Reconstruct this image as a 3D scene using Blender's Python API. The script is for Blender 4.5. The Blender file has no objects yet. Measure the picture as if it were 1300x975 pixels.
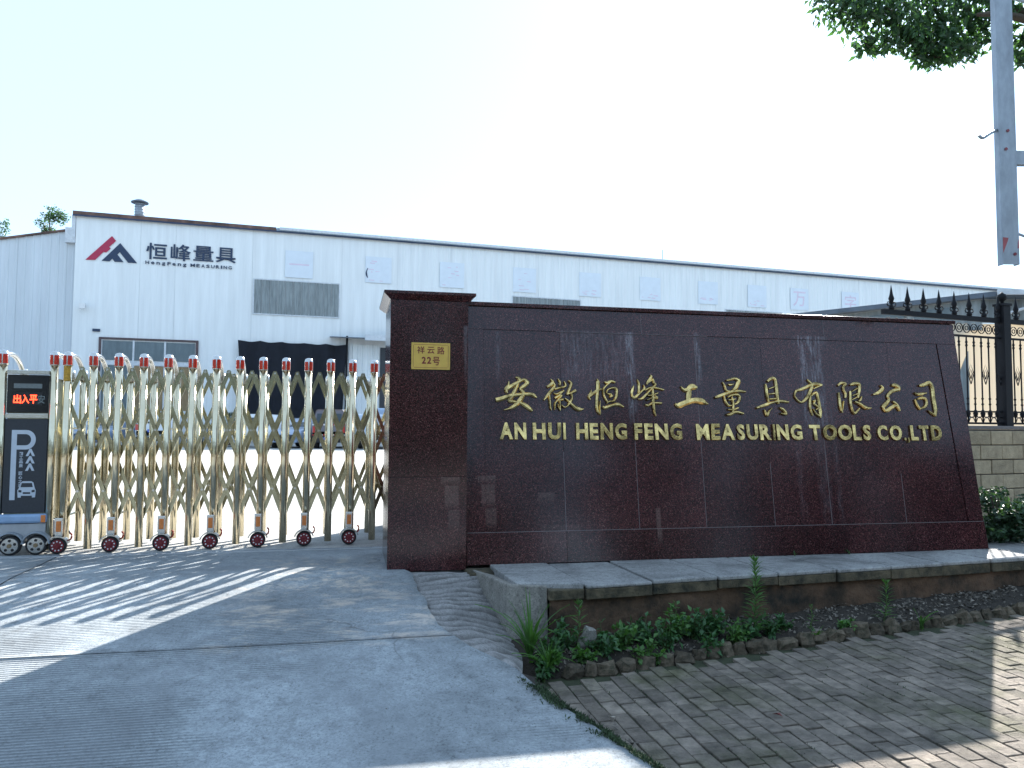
import bpy, math, random
from mathutils import Vector, Matrix, noise
random.seed(7)
S = bpy.context.scene
C = S.collection
R = math.radians

# ---------------------------------------------------------------- camera, sky, sun, exposure
cd = bpy.data.cameras.new("camera"); cam = bpy.data.objects.new("camera", cd); C.objects.link(cam)
cd.sensor_width = 36; cd.lens = 36 * 980 / 1300; cd.clip_start = .05; cd.clip_end = 3000
P_, R_ = R(3.15), R(.35)
fw = Vector((0, math.cos(P_), math.sin(P_))); rt = Vector((1, 0, 0)); up = rt.cross(fw)
rt2 = rt * math.cos(R_) + up * math.sin(R_); up2 = up * math.cos(R_) - rt * math.sin(R_)
m = Matrix((rt2, up2, -fw)).transposed().to_4x4(); m.translation = (0, 0, 1.6)
cam.matrix_world = m
S.camera = cam

SUN_AZ, SUN_EL = 27.9, 32.7            # degrees right of +Y, above the horizon
w = bpy.data.worlds.new("World"); S.world = w; w.use_nodes = True
nt = w.node_tree; nt.nodes.clear()
sky = nt.nodes.new("ShaderNodeTexSky"); sky.sky_type = 'NISHITA'; sky.sun_disc = False
sky.sun_elevation = R(SUN_EL); sky.sun_rotation = R(SUN_AZ)
sky.air_density = 1.0; sky.dust_density = .5; sky.ozone_density = 1.6; sky.altitude = 0
bg = nt.nodes.new("ShaderNodeBackground"); bg.inputs[1].default_value = .125
wo = nt.nodes.new("ShaderNodeOutputWorld")
tint = nt.nodes.new("ShaderNodeMix"); tint.data_type = 'RGBA'; tint.blend_type = 'MULTIPLY'; tint.inputs[0].default_value = 1
tint.inputs[7].default_value = (.8, 1.0, 1.24, 1); nt.links.new(sky.outputs[0], tint.inputs[6])
hz = nt.nodes.new("ShaderNodeMix"); hz.data_type = 'RGBA'; hz.inputs[0].default_value = .68     # thin bright summer haze over the whole sky
hz.inputs[7].default_value = (2.5, 3.25, 3.9, 1); nt.links.new(tint.outputs[2], hz.inputs[6]); nt.links.new(hz.outputs[2], bg.inputs[0]); nt.links.new(bg.outputs[0], wo.inputs[0])
sl = bpy.data.lights.new("sun", 'SUN'); sl.energy = 5.0; sl.angle = R(.5); sl.color = (1, .96, .9)
so = bpy.data.objects.new("sun", sl); C.objects.link(so)
sd = Vector((math.sin(R(SUN_AZ)) * math.cos(R(SUN_EL)), math.cos(R(SUN_AZ)) * math.cos(R(SUN_EL)), math.sin(R(SUN_EL))))
so.rotation_euler = sd.to_track_quat('Z', 'Y').to_euler(); so.location = (10, 16, 20)
S.view_settings.view_transform = 'Standard'; S.view_settings.look = 'None'
S.view_settings.exposure = 1.6; S.view_settings.gamma = 1
S.render.engine = 'CYCLES'
S.cycles.use_denoising = True
S.cycles.caustics_reflective = False; S.cycles.caustics_refractive = False
S.cycles.max_bounces = 7; S.cycles.sample_clamp_indirect = 6

# ---------------------------------------------------------------- materials
def ramp(nt, fac, stops):
    r = nt.nodes.new("ShaderNodeValToRGB"); e = r.color_ramp.elements
    while len(e) < len(stops): e.new(.5)
    for k, (p, c) in enumerate(stops):
        e[k].position = p; e[k].color = (*c, 1) if len(c) == 3 else c
    nt.links.new(fac, r.inputs[0]); return r.outputs[0]
def mth(nt, op, a, b=None, c=None, clamp=False):
    n = nt.nodes.new("ShaderNodeMath"); n.operation = op; n.use_clamp = clamp
    for k, v in enumerate((a, b, c)):
        if v is None: continue
        if isinstance(v, (int, float)): n.inputs[k].default_value = v
        else: nt.links.new(v, n.inputs[k])
    return n.outputs[0]
def mixc(nt, f, a, b, mode='MIX'):
    n = nt.nodes.new("ShaderNodeMix"); n.data_type = 'RGBA'; n.blend_type = mode
    for k, v in ((0, f), (6, a), (7, b)):
        if isinstance(v, (int, float)): n.inputs[k].default_value = v
        elif isinstance(v, tuple): n.inputs[k].default_value = (*v, 1)
        else: nt.links.new(v, n.inputs[k])
    return n.outputs[2]
def tex(nt, scale, detail=4, rough=.6, stretch=None, coord='Object', dist=0):
    tc = nt.nodes.new("ShaderNodeTexCoord"); n = nt.nodes.new("ShaderNodeTexNoise")
    n.inputs['Scale'].default_value = scale; n.inputs['Detail'].default_value = detail
    n.inputs['Roughness'].default_value = rough; n.inputs['Distortion'].default_value = dist
    o = nt.nodes.new('ShaderNodeNewGeometry').outputs['Position'] if coord == 'World' else tc.outputs[coord]
    if stretch:
        mp = nt.nodes.new("ShaderNodeMapping"); mp.inputs['Scale'].default_value = stretch
        nt.links.new(o, mp.inputs[0]); o = mp.outputs[0]
    nt.links.new(o, n.inputs['Vector']); return n.outputs[0]
def mat(name, col, rough=.6, metal=0, var=.25, scale=6, bump=0, bscale=40, col2=None, stretch=None, trans=0, coat=0, emit=None, spec=None, island=0, coord='Object', tcol=(2.2, 2.4, .9, 1)):
    m = bpy.data.materials.new(name); m.use_nodes = True; nt = m.node_tree
    b = nt.nodes["Principled BSDF"]
    c2 = col2 or tuple(x * (1 - var) for x in col)
    n = tex(nt, scale, 5, .65, stretch, coord)
    c = ramp(nt, n, [(.3, c2), (.68, col)])
    if name.startswith('grey_paving'):
        c = mixc(nt, 1, c, ramp(nt, tex(nt, 1.3, 6, .7, coord='World'), [(.34, (.52, .58, .4)), (.52, (1, 1, 1)), (.75, (1.3, 1.28, 1.25))]), 'MULTIPLY')
    if island:
        oi = nt.nodes.new("ShaderNodeObjectInfo" if island > 0 else "ShaderNodeNewGeometry")
        h = oi.outputs['Random'] if island > 0 else oi.outputs['Random Per Island']
        k = mth(nt, 'MULTIPLY_ADD', h, abs(island) * 2, 1 - abs(island))
        v = nt.nodes.new("ShaderNodeVectorMath"); v.operation = 'SCALE'
        nt.links.new(c, v.inputs[0]); nt.links.new(k, v.inputs['Scale']); c = v.outputs[0]
    nt.links.new(c, b.inputs['Base Color'])
    b.inputs['Roughness'].default_value = rough; b.inputs['Metallic'].default_value = metal
    if coat: b.inputs['Coat Weight'].default_value = coat; b.inputs['Coat Roughness'].default_value = .05
    if spec is not None: b.inputs['Specular IOR Level'].default_value = spec
    if bump:
        bm = nt.nodes.new("ShaderNodeBump"); bm.inputs['Strength'].default_value = bump; bm.inputs['Distance'].default_value = .02
        nt.links.new(tex(nt, bscale, 6, .7, stretch, coord), bm.inputs['Height']); nt.links.new(bm.outputs[0], b.inputs['Normal'])
    if emit:
        b.inputs['Emission Color'].default_value = (*emit[0], 1); b.inputs['Emission Strength'].default_value = emit[1]
    if trans:
        t = nt.nodes.new("ShaderNodeBsdfTranslucent"); mx = nt.nodes.new("ShaderNodeMixShader"); mx.inputs[0].default_value = trans
        v = nt.nodes.new("ShaderNodeMix"); v.data_type = 'RGBA'; v.blend_type = 'MULTIPLY'; v.inputs[0].default_value = 1
        nt.links.new(c, v.inputs[6]); v.inputs[7].default_value = tcol
        nt.links.new(v.outputs[2], t.inputs[0])
        nt.links.new(b.outputs[0], mx.inputs[1]); nt.links.new(t.outputs[0], mx.inputs[2])
        nt.links.new(mx.outputs[0], nt.nodes["Material Output"].inputs[0])
    return m

def boxmask(nt, x, z, x0, x1, z0, z1, soft=.02):
    """soft rectangular mask in local metres (each stain or painted reflection has its own shape)"""
    def edge(v, a, s):
        n = nt.nodes.new("ShaderNodeMapRange"); n.inputs[1].default_value = a - s; n.inputs[2].default_value = a + s
        n.interpolation_type = 'SMOOTHSTEP'; nt.links.new(v, n.inputs[0]); return n.outputs[0]
    a = mth(nt, 'SUBTRACT', edge(x, x0, soft), edge(x, x1, soft), clamp=True)
    b = mth(nt, 'SUBTRACT', edge(z, z0, soft * 8), edge(z, z1, soft * .6), clamp=True)
    return mth(nt, 'MULTIPLY', a, b)

def granite():
    m = bpy.data.materials.new("polished_red_granite"); m.use_nodes = True; nt = m.node_tree; b = nt.nodes["Principled BSDF"]
    tc = nt.nodes.new("ShaderNodeTexCoord")
    vo = nt.nodes.new("ShaderNodeTexVoronoi"); vo.inputs['Scale'].default_value = 170; nt.links.new(tc.outputs['Object'], vo.inputs[0])
    grain = ramp(nt, vo.outputs['Color'], [(.2, (.009, .004, .005)), (.5, (.038, .013, .016)), (.8, (.095, .033, .034)), (.97, (.21, .12, .105))])
    cloud = ramp(nt, tex(nt, 1.6, 5, .6), [(.3, (.62, .6, .66)), (.7, (1.25, 1.1, 1.05))])
    c = mixc(nt, 1, grain, cloud, 'MULTIPLY')
    oi = nt.nodes.new("ShaderNodeObjectInfo")
    c2 = nt.nodes.new("ShaderNodeVectorMath"); c2.operation = 'SCALE'
    nt.links.new(c, c2.inputs[0]); nt.links.new(mth(nt, 'MULTIPLY_ADD', oi.outputs['Random'], .35, .82), c2.inputs['Scale'])
    sep = nt.nodes.new("ShaderNodeSeparateXYZ"); nt.links.new(tc.outputs['Object'], sep.inputs[0])
    x, z = sep.outputs[0], sep.outputs[2]
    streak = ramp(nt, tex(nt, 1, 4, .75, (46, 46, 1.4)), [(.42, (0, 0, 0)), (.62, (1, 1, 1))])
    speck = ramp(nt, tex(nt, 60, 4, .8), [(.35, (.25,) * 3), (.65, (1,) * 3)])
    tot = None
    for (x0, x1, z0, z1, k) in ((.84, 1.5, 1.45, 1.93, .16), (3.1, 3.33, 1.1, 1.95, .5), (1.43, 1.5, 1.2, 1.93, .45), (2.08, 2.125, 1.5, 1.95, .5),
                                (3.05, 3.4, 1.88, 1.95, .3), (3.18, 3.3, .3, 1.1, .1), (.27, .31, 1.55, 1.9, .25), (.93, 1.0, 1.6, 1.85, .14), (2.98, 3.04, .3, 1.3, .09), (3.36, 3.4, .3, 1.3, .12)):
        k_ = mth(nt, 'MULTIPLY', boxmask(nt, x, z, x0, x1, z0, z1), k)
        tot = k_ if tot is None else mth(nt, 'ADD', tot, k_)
    # pale rectangles low on the face; the left ones paint building reflections
    pale_rects = None
    for (x0, x1, z0, z1, k) in ((.1, .25, .66, .7, .22), (.13, .24, .47, .63, .2), (.16, .25, .3, .44, .16), (.6, .74, .5, .56, .15), (1.62, 1.66, .16, .42, .22), (.62, .95, .12, .3, .07)):
        k_ = mth(nt, 'MULTIPLY', boxmask(nt, x, z, x0, x1, z0, z1, .006), k)
        pale_rects = k_ if pale_rects is None else mth(nt, 'ADD', pale_rects, k_)
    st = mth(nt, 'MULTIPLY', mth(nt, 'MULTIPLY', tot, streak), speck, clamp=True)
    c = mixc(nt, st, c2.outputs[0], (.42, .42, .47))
    c = mixc(nt, mth(nt, 'MULTIPLY', pale_rects, speck, clamp=True), c, (.4, .3, .26))
    nt.links.new(c, b.inputs['Base Color'])
    rr = mth(nt, 'MULTIPLY_ADD', tex(nt, 5, 6, .7), .1, .08)
    rr = mth(nt, 'ADD', rr, mth(nt, 'MULTIPLY', st, .5)); nt.links.new(rr, b.inputs['Roughness'])
    b.inputs['IOR'].default_value = 1.46
    bm = nt.nodes.new("ShaderNodeBump"); bm.inputs['Strength'].default_value = .06; bm.inputs['Distance'].default_value = .01
    nt.links.new(tex(nt, 3, 3, .5), bm.inputs['Height']); nt.links.new(bm.outputs[0], b.inputs['Normal'])
    return m

def concrete(name, base, tine=.0, dark=.55, scale=1.0, extra=False):
    m = bpy.data.materials.new(name); m.use_nodes = True; nt = m.node_tree; b = nt.nodes["Principled BSDF"]
    big = ramp(nt, tex(nt, .9 * scale, 7, .68, dist=.6), [(.28, tuple(v * dark for v in base)), (.5, tuple(v * .86 for v in base)), (.72, tuple(min(1, v * 1.12) for v in base))])
    mid = ramp(nt, tex(nt, 9 * scale, 9, .8, dist=.4), [(.36, (.62,) * 3), (.47, (.9,) * 3), (.62, (1.1,) * 3)])
    fine = ramp(nt, tex(nt, 70, 5, .85), [(.36, (.35,) * 3), (.45, (.9,) * 3), (.7, (1.2,) * 3)])
    c = mixc(nt, 1, big, mid, 'MULTIPLY'); c = mixc(nt, 1, c, fine, 'MULTIPLY')
    h = mth(nt, 'MULTIPLY_ADD', tex(nt, 120, 5, .8), .35, mth(nt, 'MULTIPLY', tex(nt, 14, 6, .7), .6))
    if tine:
        tc = nt.nodes.new("ShaderNodeTexCoord"); wv = nt.nodes.new("ShaderNodeTexWave"); wv.bands_direction = 'Y'
        wv.inputs['Scale'].default_value = 12.5; wv.inputs['Distortion'].default_value = .7; wv.inputs['Detail'].default_value = 2; wv.inputs['Detail Scale'].default_value = .8
        nt.links.new(tc.outputs['Object'], wv.inputs[0])
        mask = ramp(nt, tex(nt, .8, 4, .6, (.6, 1.3, 1)), [(.44, (0, 0, 0)), (.58, (1, 1, 1))])
        tm = mth(nt, 'MULTIPLY', mth(nt, 'POWER', wv.outputs[0], 2.5), mask)
        h = mth(nt, 'MULTIPLY_ADD', tm, -tine, h)
        c = mixc(nt, mth(nt, 'MULTIPLY', tm, .5), c, tuple(v * .4 for v in base))
    if extra:       # painted flecks of reflected light, a pair of old tyre tracks and a few oil spots
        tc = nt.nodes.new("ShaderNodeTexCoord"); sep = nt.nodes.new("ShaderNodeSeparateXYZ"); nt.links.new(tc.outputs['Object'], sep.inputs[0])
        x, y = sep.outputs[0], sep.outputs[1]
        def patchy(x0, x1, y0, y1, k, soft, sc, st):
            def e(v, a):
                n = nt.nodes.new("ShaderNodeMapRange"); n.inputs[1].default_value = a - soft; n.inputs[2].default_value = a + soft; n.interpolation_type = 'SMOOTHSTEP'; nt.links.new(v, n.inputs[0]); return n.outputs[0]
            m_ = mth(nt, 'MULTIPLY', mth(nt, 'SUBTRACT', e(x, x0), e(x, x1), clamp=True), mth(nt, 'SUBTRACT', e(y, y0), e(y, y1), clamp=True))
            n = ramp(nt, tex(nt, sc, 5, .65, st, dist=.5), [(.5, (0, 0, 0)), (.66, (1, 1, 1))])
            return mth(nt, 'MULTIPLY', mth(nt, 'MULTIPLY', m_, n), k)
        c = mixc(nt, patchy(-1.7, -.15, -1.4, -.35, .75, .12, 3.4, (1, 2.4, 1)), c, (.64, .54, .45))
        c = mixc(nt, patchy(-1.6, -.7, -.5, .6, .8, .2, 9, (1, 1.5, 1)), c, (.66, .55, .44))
        c = mixc(nt, patchy(-1.95, -1.78, -6, 1.2, .3, .05, 2.5, (3, .5, 1)), c, (.13, .135, .14))
        c = mixc(nt, patchy(-3.2, .6, -6, 1.2, .5, .1, 1.1, (1.2, 1, 1)), c, (.2, .215, .23))
        c = mixc(nt, patchy(-3.2, .6, -6, 1.2, .8, .1, 26, (1, 1, 1)), c, tuple(v * .62 for v in base))
        vo = nt.nodes.new("ShaderNodeTexVoronoi"); vo.feature = 'DISTANCE_TO_EDGE'; vo.inputs['Scale'].default_value = .55
        ds = nt.nodes.new("ShaderNodeVectorMath"); ds.operation = 'ADD'; nn_ = nt.nodes.new("ShaderNodeTexNoise"); nn_.inputs['Scale'].default_value = 3.5; nn_.inputs['Detail'].default_value = 6
        nt.links.new(tc.outputs['Object'], nn_.inputs[0]); sc_ = nt.nodes.new("ShaderNodeVectorMath"); sc_.operation = 'SCALE'; sc_.inputs['Scale'].default_value = .5
        nt.links.new(nn_.outputs['Color'], sc_.inputs[0]); nt.links.new(tc.outputs['Object'], ds.inputs[0]); nt.links.new(sc_.outputs[0], ds.inputs[1]); nt.links.new(ds.outputs[0], vo.inputs[0])
        ck = ramp(nt, vo.outputs['Distance'], [(.0, (1, 1, 1)), (.006, (0, 0, 0))])
        ck = mth(nt, 'MULTIPLY', ck, ramp(nt, tex(nt, .8, 3, .5), [(.5, (0, 0, 0)), (.58, (1, 1, 1))]))
        c = mixc(nt, mth(nt, 'MULTIPLY', ck, .6), c, (.08, .08, .08))
    nt.links.new(c, b.inputs['Base Color']); b.inputs['Roughness'].default_value = .82
    bm = nt.nodes.new("ShaderNodeBump"); bm.inputs['Strength'].default_value = .8; bm.inputs['Distance'].default_value = .012
    nt.links.new(h, bm.inputs['Height']); nt.links.new(bm.outputs[0], b.inputs['Normal'])
    return m

M = dict(
    granite=granite(),
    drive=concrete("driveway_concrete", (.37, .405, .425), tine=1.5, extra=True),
    yard=concrete("yard_concrete", (.5, .49, .46), scale=.4),
    patch=concrete("ramp_concrete", (.36, .35, .34), scale=3),
    slab=concrete("coping_slab_stone", (.38, .38, .37), scale=2.2, dark=.28),
    block_c=concrete("corner_block_concrete", (.36, .34, .30), scale=5, dark=.4),
    ground=concrete("street_ground", (.3, .29, .27), scale=.3),
    gold=mat("gilded_brass", (1, .72, .28), .15, 1, .25, 13, .07, 60, col2=(.16, .11, .045)),
    steel=mat("stainless_steel", (.75, .66, .47), .12, 1, .18, 9, .04, 30),
    steel_b=mat("brushed_steel_bar", (.44, .42, .29), .18, 1, .35, 12, .04, 40),
    steel_c=mat("steel_cap", (.6, .6, .58), .22, 1, .15, 20),
    red=mat("red_reflector", (.62, .03, .01), .25, 0, .3, 90, coat=.6),
    orange=mat("orange_reflector", (.75, .2, .02), .3, 0, .25, 60, coat=.5),
    sticker=mat("yellow_sticker", (.6, .34, .03), .5, 0, .6, 70),
    rubber=mat("black_rubber", (.02, .02, .022), .75, 0, .4, 30),
    hub=mat("red_hub", (.22, .01, .02), .35, 0, .4, 40, coat=.4),
    white=mat("white_paint", (.75, .76, .76), .45, 0, .08, 8),
    panel=mat("charcoal_panel", (.022, .03, .042), .4, 0, .35, 70),
    print_=mat("pale_blue_print", (.5, .56, .63), .5, 0, .1, 20),
    bumper=mat("blue_film", (.28, .42, .62), .35, 0, .15, 10),
    black=mat("black_glass", (.004, .006, .012), .15, 0, .4, 8),
    led=mat("led_red", (.9, .05, .02), .5, emit=((1, .05, .015), 2.2)),
    led_off=mat("led_unlit", (.17, .2, .2), .5, var=.4, scale=120),
    hook=mat("red_hook", (.5, .05, .02), .45, 0, .3, 30),
    bwall=mat("white_sheet_metal", (.78, .81, .815), .48, 0, .15, .5, .05, 3, stretch=(5, 5, .3)),
    bwall2=mat("annex_sheet_metal", (.6, .65, .69), .5, 0, .14, .5, .05, 3, stretch=(3, 3, .35)),
    fascia=mat("rusty_fascia", (.20, .11, .085), .7, 0, .8, 1.4),
    fascia2=mat("blue_grey_fascia", (.3, .4, .5), .5, 0, .45, 1.1),
    trim=mat("pale_trim", (.62, .66, .7), .5),
    glassg=mat("grey_glazing", (.12, .16, .18), .25, 0, .3, 1.2, stretch=(4, 4, 1)),
    frp=mat("weathered_translucent_sheet", (.27, .31, .32), .6, 0, .5, 1.8, .1, 10, stretch=(5, 5, .6)),
    ply=mat("tan_plywood", (.30, .21, .11), .7, 0, .35, 1.5),
    wframe=mat("brown_steel_frame", (.1, .065, .07), .6, 0, .4, 6),
    tarp=mat("black_shade_net", (.006, .009, .018), .85, 0, .5, 2),
    board=mat("faded_sign_board", (.68, .74, .80), .5, 0, .07, 2),
    pink=mat("faded_pink_print", (.70, .6, .70), .6, 0, .15, 3),
    navy=mat("navy_paint", (.014, .035, .085), .5, 0, .2, 5),
    crimson=mat("crimson_paint", (.42, .02, .07), .5, 0, .15, 5),
    iron=mat("black_wrought_iron", (.006, .007, .011), .6, 0, .4, 30, .1, 60, spec=.25),
    cblock=mat("split_face_block", (.46, .375, .25), .9, 0, .35, 9, 1, 34, island=.12, coord='World'),
    mortar=mat("mortar", (.2, .185, .18), .95, 0, .3, 20, .3, 80),
    cream=mat("cream_render", (.88, .82, .72), .8, 0, .1, 1.2, .05, 20, stretch=(3, 3, .5)),
    masonry=mat("damp_stained_masonry", (.17, .10, .06), .95, 0, .1, 4.5, 1, 22, col2=(.014, .015, .011)),
    slabedge=mat("mossy_slab_edge", (.16, .13, .08), .95, 0, .1, 9, 1, 34, col2=(.018, .02, .014)),
    brick=mat("grey_paving_brick", (.285, .24, .195), .92, 0, .6, 11, .9, 55, island=.26, coord='World'),
    bed=mat("mossy_joint_sand", (.05, .06, .028), .95, 0, .5, 14, .4, 60),
    soil=mat("dark_soil", (.05, .04, .03), .95, 0, .6, 20, .8, 40),
    rock=mat("rough_kerb_stone", (.17, .13, .09), .95, 0, .7, 24, 1, 40, col2=(.035, .034, .018), island=.35, coord='World'),
    litter=mat("dry_litter", (.22, .17, .12), .85, 0, .6, 15, island=-.6),
    leaf=mat("weed_leaf", (.10, .23, .055), .5, 0, .5, 8, trans=.25, island=-.3),
    leaf2=mat("dark_weed_leaf", (.06, .16, .055), .5, 0, .5, 8, trans=.2, island=-.3),
    shrub=mat("shrub_leaf", (.04, .085, .04), .45, 0, .4, 5, trans=.15, island=-.4),
    camphor=mat("street_tree_leaf", (.045, .10, .05), .4, 0, .4, 3, trans=.36, island=-.4),
    stem=mat("green_stem", (.07, .11, .03), .6),
    bark=mat("bark", (.09, .07, .05), .9, 0, .5, 12, .5, 30),
    galv=mat("weathered_galvanised_steel", (.36, .41, .46), .5, .35, .35, 9, .1, 40, stretch=(1, 1, .4)),
    plaque=mat("brass_plaque", (.62, .42, .1), .42, .55, .15, 18, .05, 60),
    maroon=mat("maroon_enamel", (.16, .004, .01), .4),
    sill=mat("gate_sill_concrete", (.45, .46, .47), .7, 0, .2, 12, .2, 60),
    core=mat("pale_joint_mortar", (.19, .165, .17), .9),
    sheet=mat("cream_translucent_sheet", (.82, .76, .66), .8, 0, .12, 1.6, .05, 20, stretch=(3, 3, .4), trans=.42, tcol=(1, .97, .9, 1)),
    roofm=mat("slate_blue_roof", (.10, .13, .17), .5, 0, .4, 2),
)
def paint(name, col): return mat(name, col, .3, .1, .1, 3, coat=.7)
M['cwin'] = mat("car_glass", (.03, .045, .055), .06, 0, .3, 2)
M['clight'] = mat("tail_lamp", (.5, .01, .01), .2, coat=.8)
M['hlight'] = mat("head_lamp", (.6, .63, .65), .12, .3, coat=.8)
M['plate'] = mat("blue_number_plate", (.02, .1, .5), .4)

# ---------------------------------------------------------------- geometry helpers
class MB:
    def __init__(s): s.v = []; s.f = []; s.sm = False
    def add(s, vs, fs):
        o = len(s.v); s.v += [tuple(v) for v in vs]; s.f += [tuple(i + o for i in f) for f in fs]; return s
    def box(s, x0, x1, y0, y1, z0, z1):
        return s.add([(x0, y0, z0), (x1, y0, z0), (x1, y1, z0), (x0, y1, z0), (x0, y0, z1), (x1, y0, z1), (x1, y1, z1), (x0, y1, z1)],
                     [(0, 3, 2, 1), (4, 5, 6, 7), (0, 1, 5, 4), (1, 2, 6, 5), (2, 3, 7, 6), (3, 0, 4, 7)])
    def hexa(s, p):     # 8 free corners, bottom 4 then top 4
        return s.add(p, [(0, 3, 2, 1), (4, 5, 6, 7), (0, 1, 5, 4), (1, 2, 6, 5), (2, 3, 7, 6), (3, 0, 4, 7)])
    def prism(s, poly, f0, f1):   # poly of 2-D points, f0/f1 map (a,b) to 3-D
        n = len(poly)
        return s.add([f0(*p) for p in poly] + [f1(*p) for p in poly],
                     [tuple(range(n))[::-1], tuple(range(n, 2 * n))] + [(i, (i + 1) % n, n + (i + 1) % n, n + i) for i in range(n)])
    def tube(s, pts, r, n=8, cap=True):
        pts = [Vector(p) for p in pts]; k = len(pts); rs = r if isinstance(r, (list, tuple)) else [r] * k
        base = len(s.v); ref = None
        for i, p in enumerate(pts):
            d = (pts[min(i + 1, k - 1)] - pts[max(i - 1, 0)]).normalized()
            if ref is None: ref = Vector((0, 0, 1)) if abs(d.z) < .9 else Vector((1, 0, 0))
            a = d.cross(ref).normalized(); b = d.cross(a).normalized(); ref = -b if False else ref
            for j in range(n):
                t = 2 * math.pi * j / n
                s.v.append(tuple(p + (a * math.cos(t) + b * math.sin(t)) * rs[i]))
        for i in range(k - 1):
            for j in range(n):
                s.f.append((base + i * n + j, base + i * n + (j + 1) % n, base + (i + 1) * n + (j + 1) % n, base + (i + 1) * n + j))
        if cap: s.f.append(tuple(base + j for j in range(n))[::-1]); s.f.append(tuple(base + (k - 1) * n + j for j in range(n)))
        return s
    def disc_y(s, x, y0, y1, z, r, n=24, r2=None):   # cylinder along y
        r2 = r if r2 is None else r2
        vs = [(x + r * math.cos(2 * math.pi * i / n), y0, z + r * math.sin(2 * math.pi * i / n)) for i in range(n)]
        vs += [(x + r2 * math.cos(2 * math.pi * i / n), y1, z + r2 * math.sin(2 * math.pi * i / n)) for i in range(n)]
        return s.add(vs, [tuple(range(n))[::-1], tuple(range(n, 2 * n))] + [(i, (i + 1) % n, n + (i + 1) % n, n + i) for i in range(n)])
    def lathe(s, prof, x=0, y=0, n=16):  # prof of (r,z)
        base = len(s.v); k = len(prof)
        for r, z in prof:
            for j in range(n):
                t = 2 * math.pi * j / n; s.v.append((x + r * math.cos(t), y + r * math.sin(t), z))
        for i in range(k - 1):
            for j in range(n):
                s.f.append((base + i * n + j, base + i * n + (j + 1) % n, base + (i + 1) * n + (j + 1) % n, base + (i + 1) * n + j))
        s.f.append(tuple(base + j for j in range(n))[::-1]); s.f.append(tuple(base + (k - 1) * n + j for j in range(n)))
        return s
    def leaf(s, p, d, nrm, L, W, fold=.25):
        d = d.normalized(); a = d.cross(nrm)
        if a.length < 1e-4: a = d.orthogonal()
        a.normalize(); nn = a.cross(d).normalized()
        m_ = p + d * L * .45; t = p + d * L - nn * L * .12
        return s.add([p, m_ + a * W * .5 + nn * W * fold, t, m_ - a * W * .5 + nn * W * fold, m_], [(0, 1, 4), (1, 2, 4), (2, 3, 4), (3, 0, 4)])
    def mesh(s, name, material, smooth=False):
        me = bpy.data.meshes.new(name); me.from_pydata(s.v, [], s.f); me.update()
        if material: me.materials.append(M[material] if isinstance(material, str) else material)
        if smooth or s.sm: me.shade_smooth()
        return me
    def build(s, name, material, parent=None, smooth=False, bevel=0):
        return link(name, s.mesh(name, material, smooth), parent, bevel)
def link(name, me, parent=None, bevel=0, loc=None, rot=None):
    o = bpy.data.objects.new(name, me); C.objects.link(o)
    if parent is not None: o.parent = parent
    if loc: o.location = loc
    if rot: o.rotation_euler = rot
    if bevel:
        b = o.modifiers.new("bevel", 'BEVEL'); b.width = bevel; b.segments = 2; b.limit_method = 'ANGLE'; b.angle_limit = R(40)
    return o
def empty(name, loc=(0, 0, 0), rot=(0, 0, 0)):
    o = bpy.data.objects.new(name, None); C.objects.link(o); o.location = loc; o.rotation_euler = rot; o.empty_display_size = .2; return o
def tag(o, label=None, cat=None, group=None, kind=None):
    for k, v in (('label', label), ('category', cat), ('group', group), ('kind', kind)):
        if v: o[k] = v
    return o
def copy_tree(o, parent=None):
    c = o.copy(); C.objects.link(c); c.parent = parent
    for ch in o.children: copy_tree(ch, c)
    return c
def smooth_line(pts, k=6):
    """Catmull-Rom through points of any dimension"""
    P = [pts[0]] + list(pts) + [pts[-1]]; out = []
    for i in range(1, len(P) - 2):
        a, b, c, d = P[i - 1:i + 3]
        for j in range(k):
            t = j / k
            out.append(tuple(.5 * (2 * b[q] + (c[q] - a[q]) * t + (2 * a[q] - 5 * b[q] + 4 * c[q] - d[q]) * t * t + (3 * b[q] - a[q] - 3 * c[q] + d[q]) * t ** 3) for q in range(len(b))))
    out.append(tuple(pts[-1])); return out
_txt = {}
def text_mesh(ch, bold=0, depth=0):
    """the outline of a character as a mesh, scaled to a unit box (x right, y up, z depth)"""
    key = (ch, bold, depth)
    if key in _txt: return _txt[key]
    cu = bpy.data.curves.new("txt", 'FONT'); cu.body = ch; cu.size = 1; cu.extrude = .5; cu.offset = bold - (.016 if depth else 0); cu.resolution_u = 3
    if depth: cu.bevel_depth = .016; cu.bevel_resolution = 1
    o = bpy.data.objects.new("txt", cu); C.objects.link(o); bpy.context.view_layer.update()
    me = bpy.data.meshes.new_from_object(o.evaluated_get(bpy.context.evaluated_depsgraph_get()))
    bpy.data.objects.remove(o); bpy.data.curves.remove(cu)
    vs = [v.co.copy() for v in me.vertices]; fs = [tuple(p.vertices) for p in me.polygons]
    if depth:
        for v in vs:
            if abs(v.z) > .5: v.z = math.copysign(.36 + (abs(v.z) - .5) / .016 * .14, v.z)
            else: v.z *= .72
    x0, x1 = min(v.x for v in vs), max(v.x for v in vs); y0, y1 = min(v.y for v in vs), max(v.y for v in vs)
    asp = (x1 - x0) / (y1 - y0)
    vs = [((v.x - x0) / (x1 - x0), (v.y - y0) / (y1 - y0), v.z + .5) for v in vs]
    bpy.data.meshes.remove(me); _txt[key] = (vs, fs, asp); return _txt[key]
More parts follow.
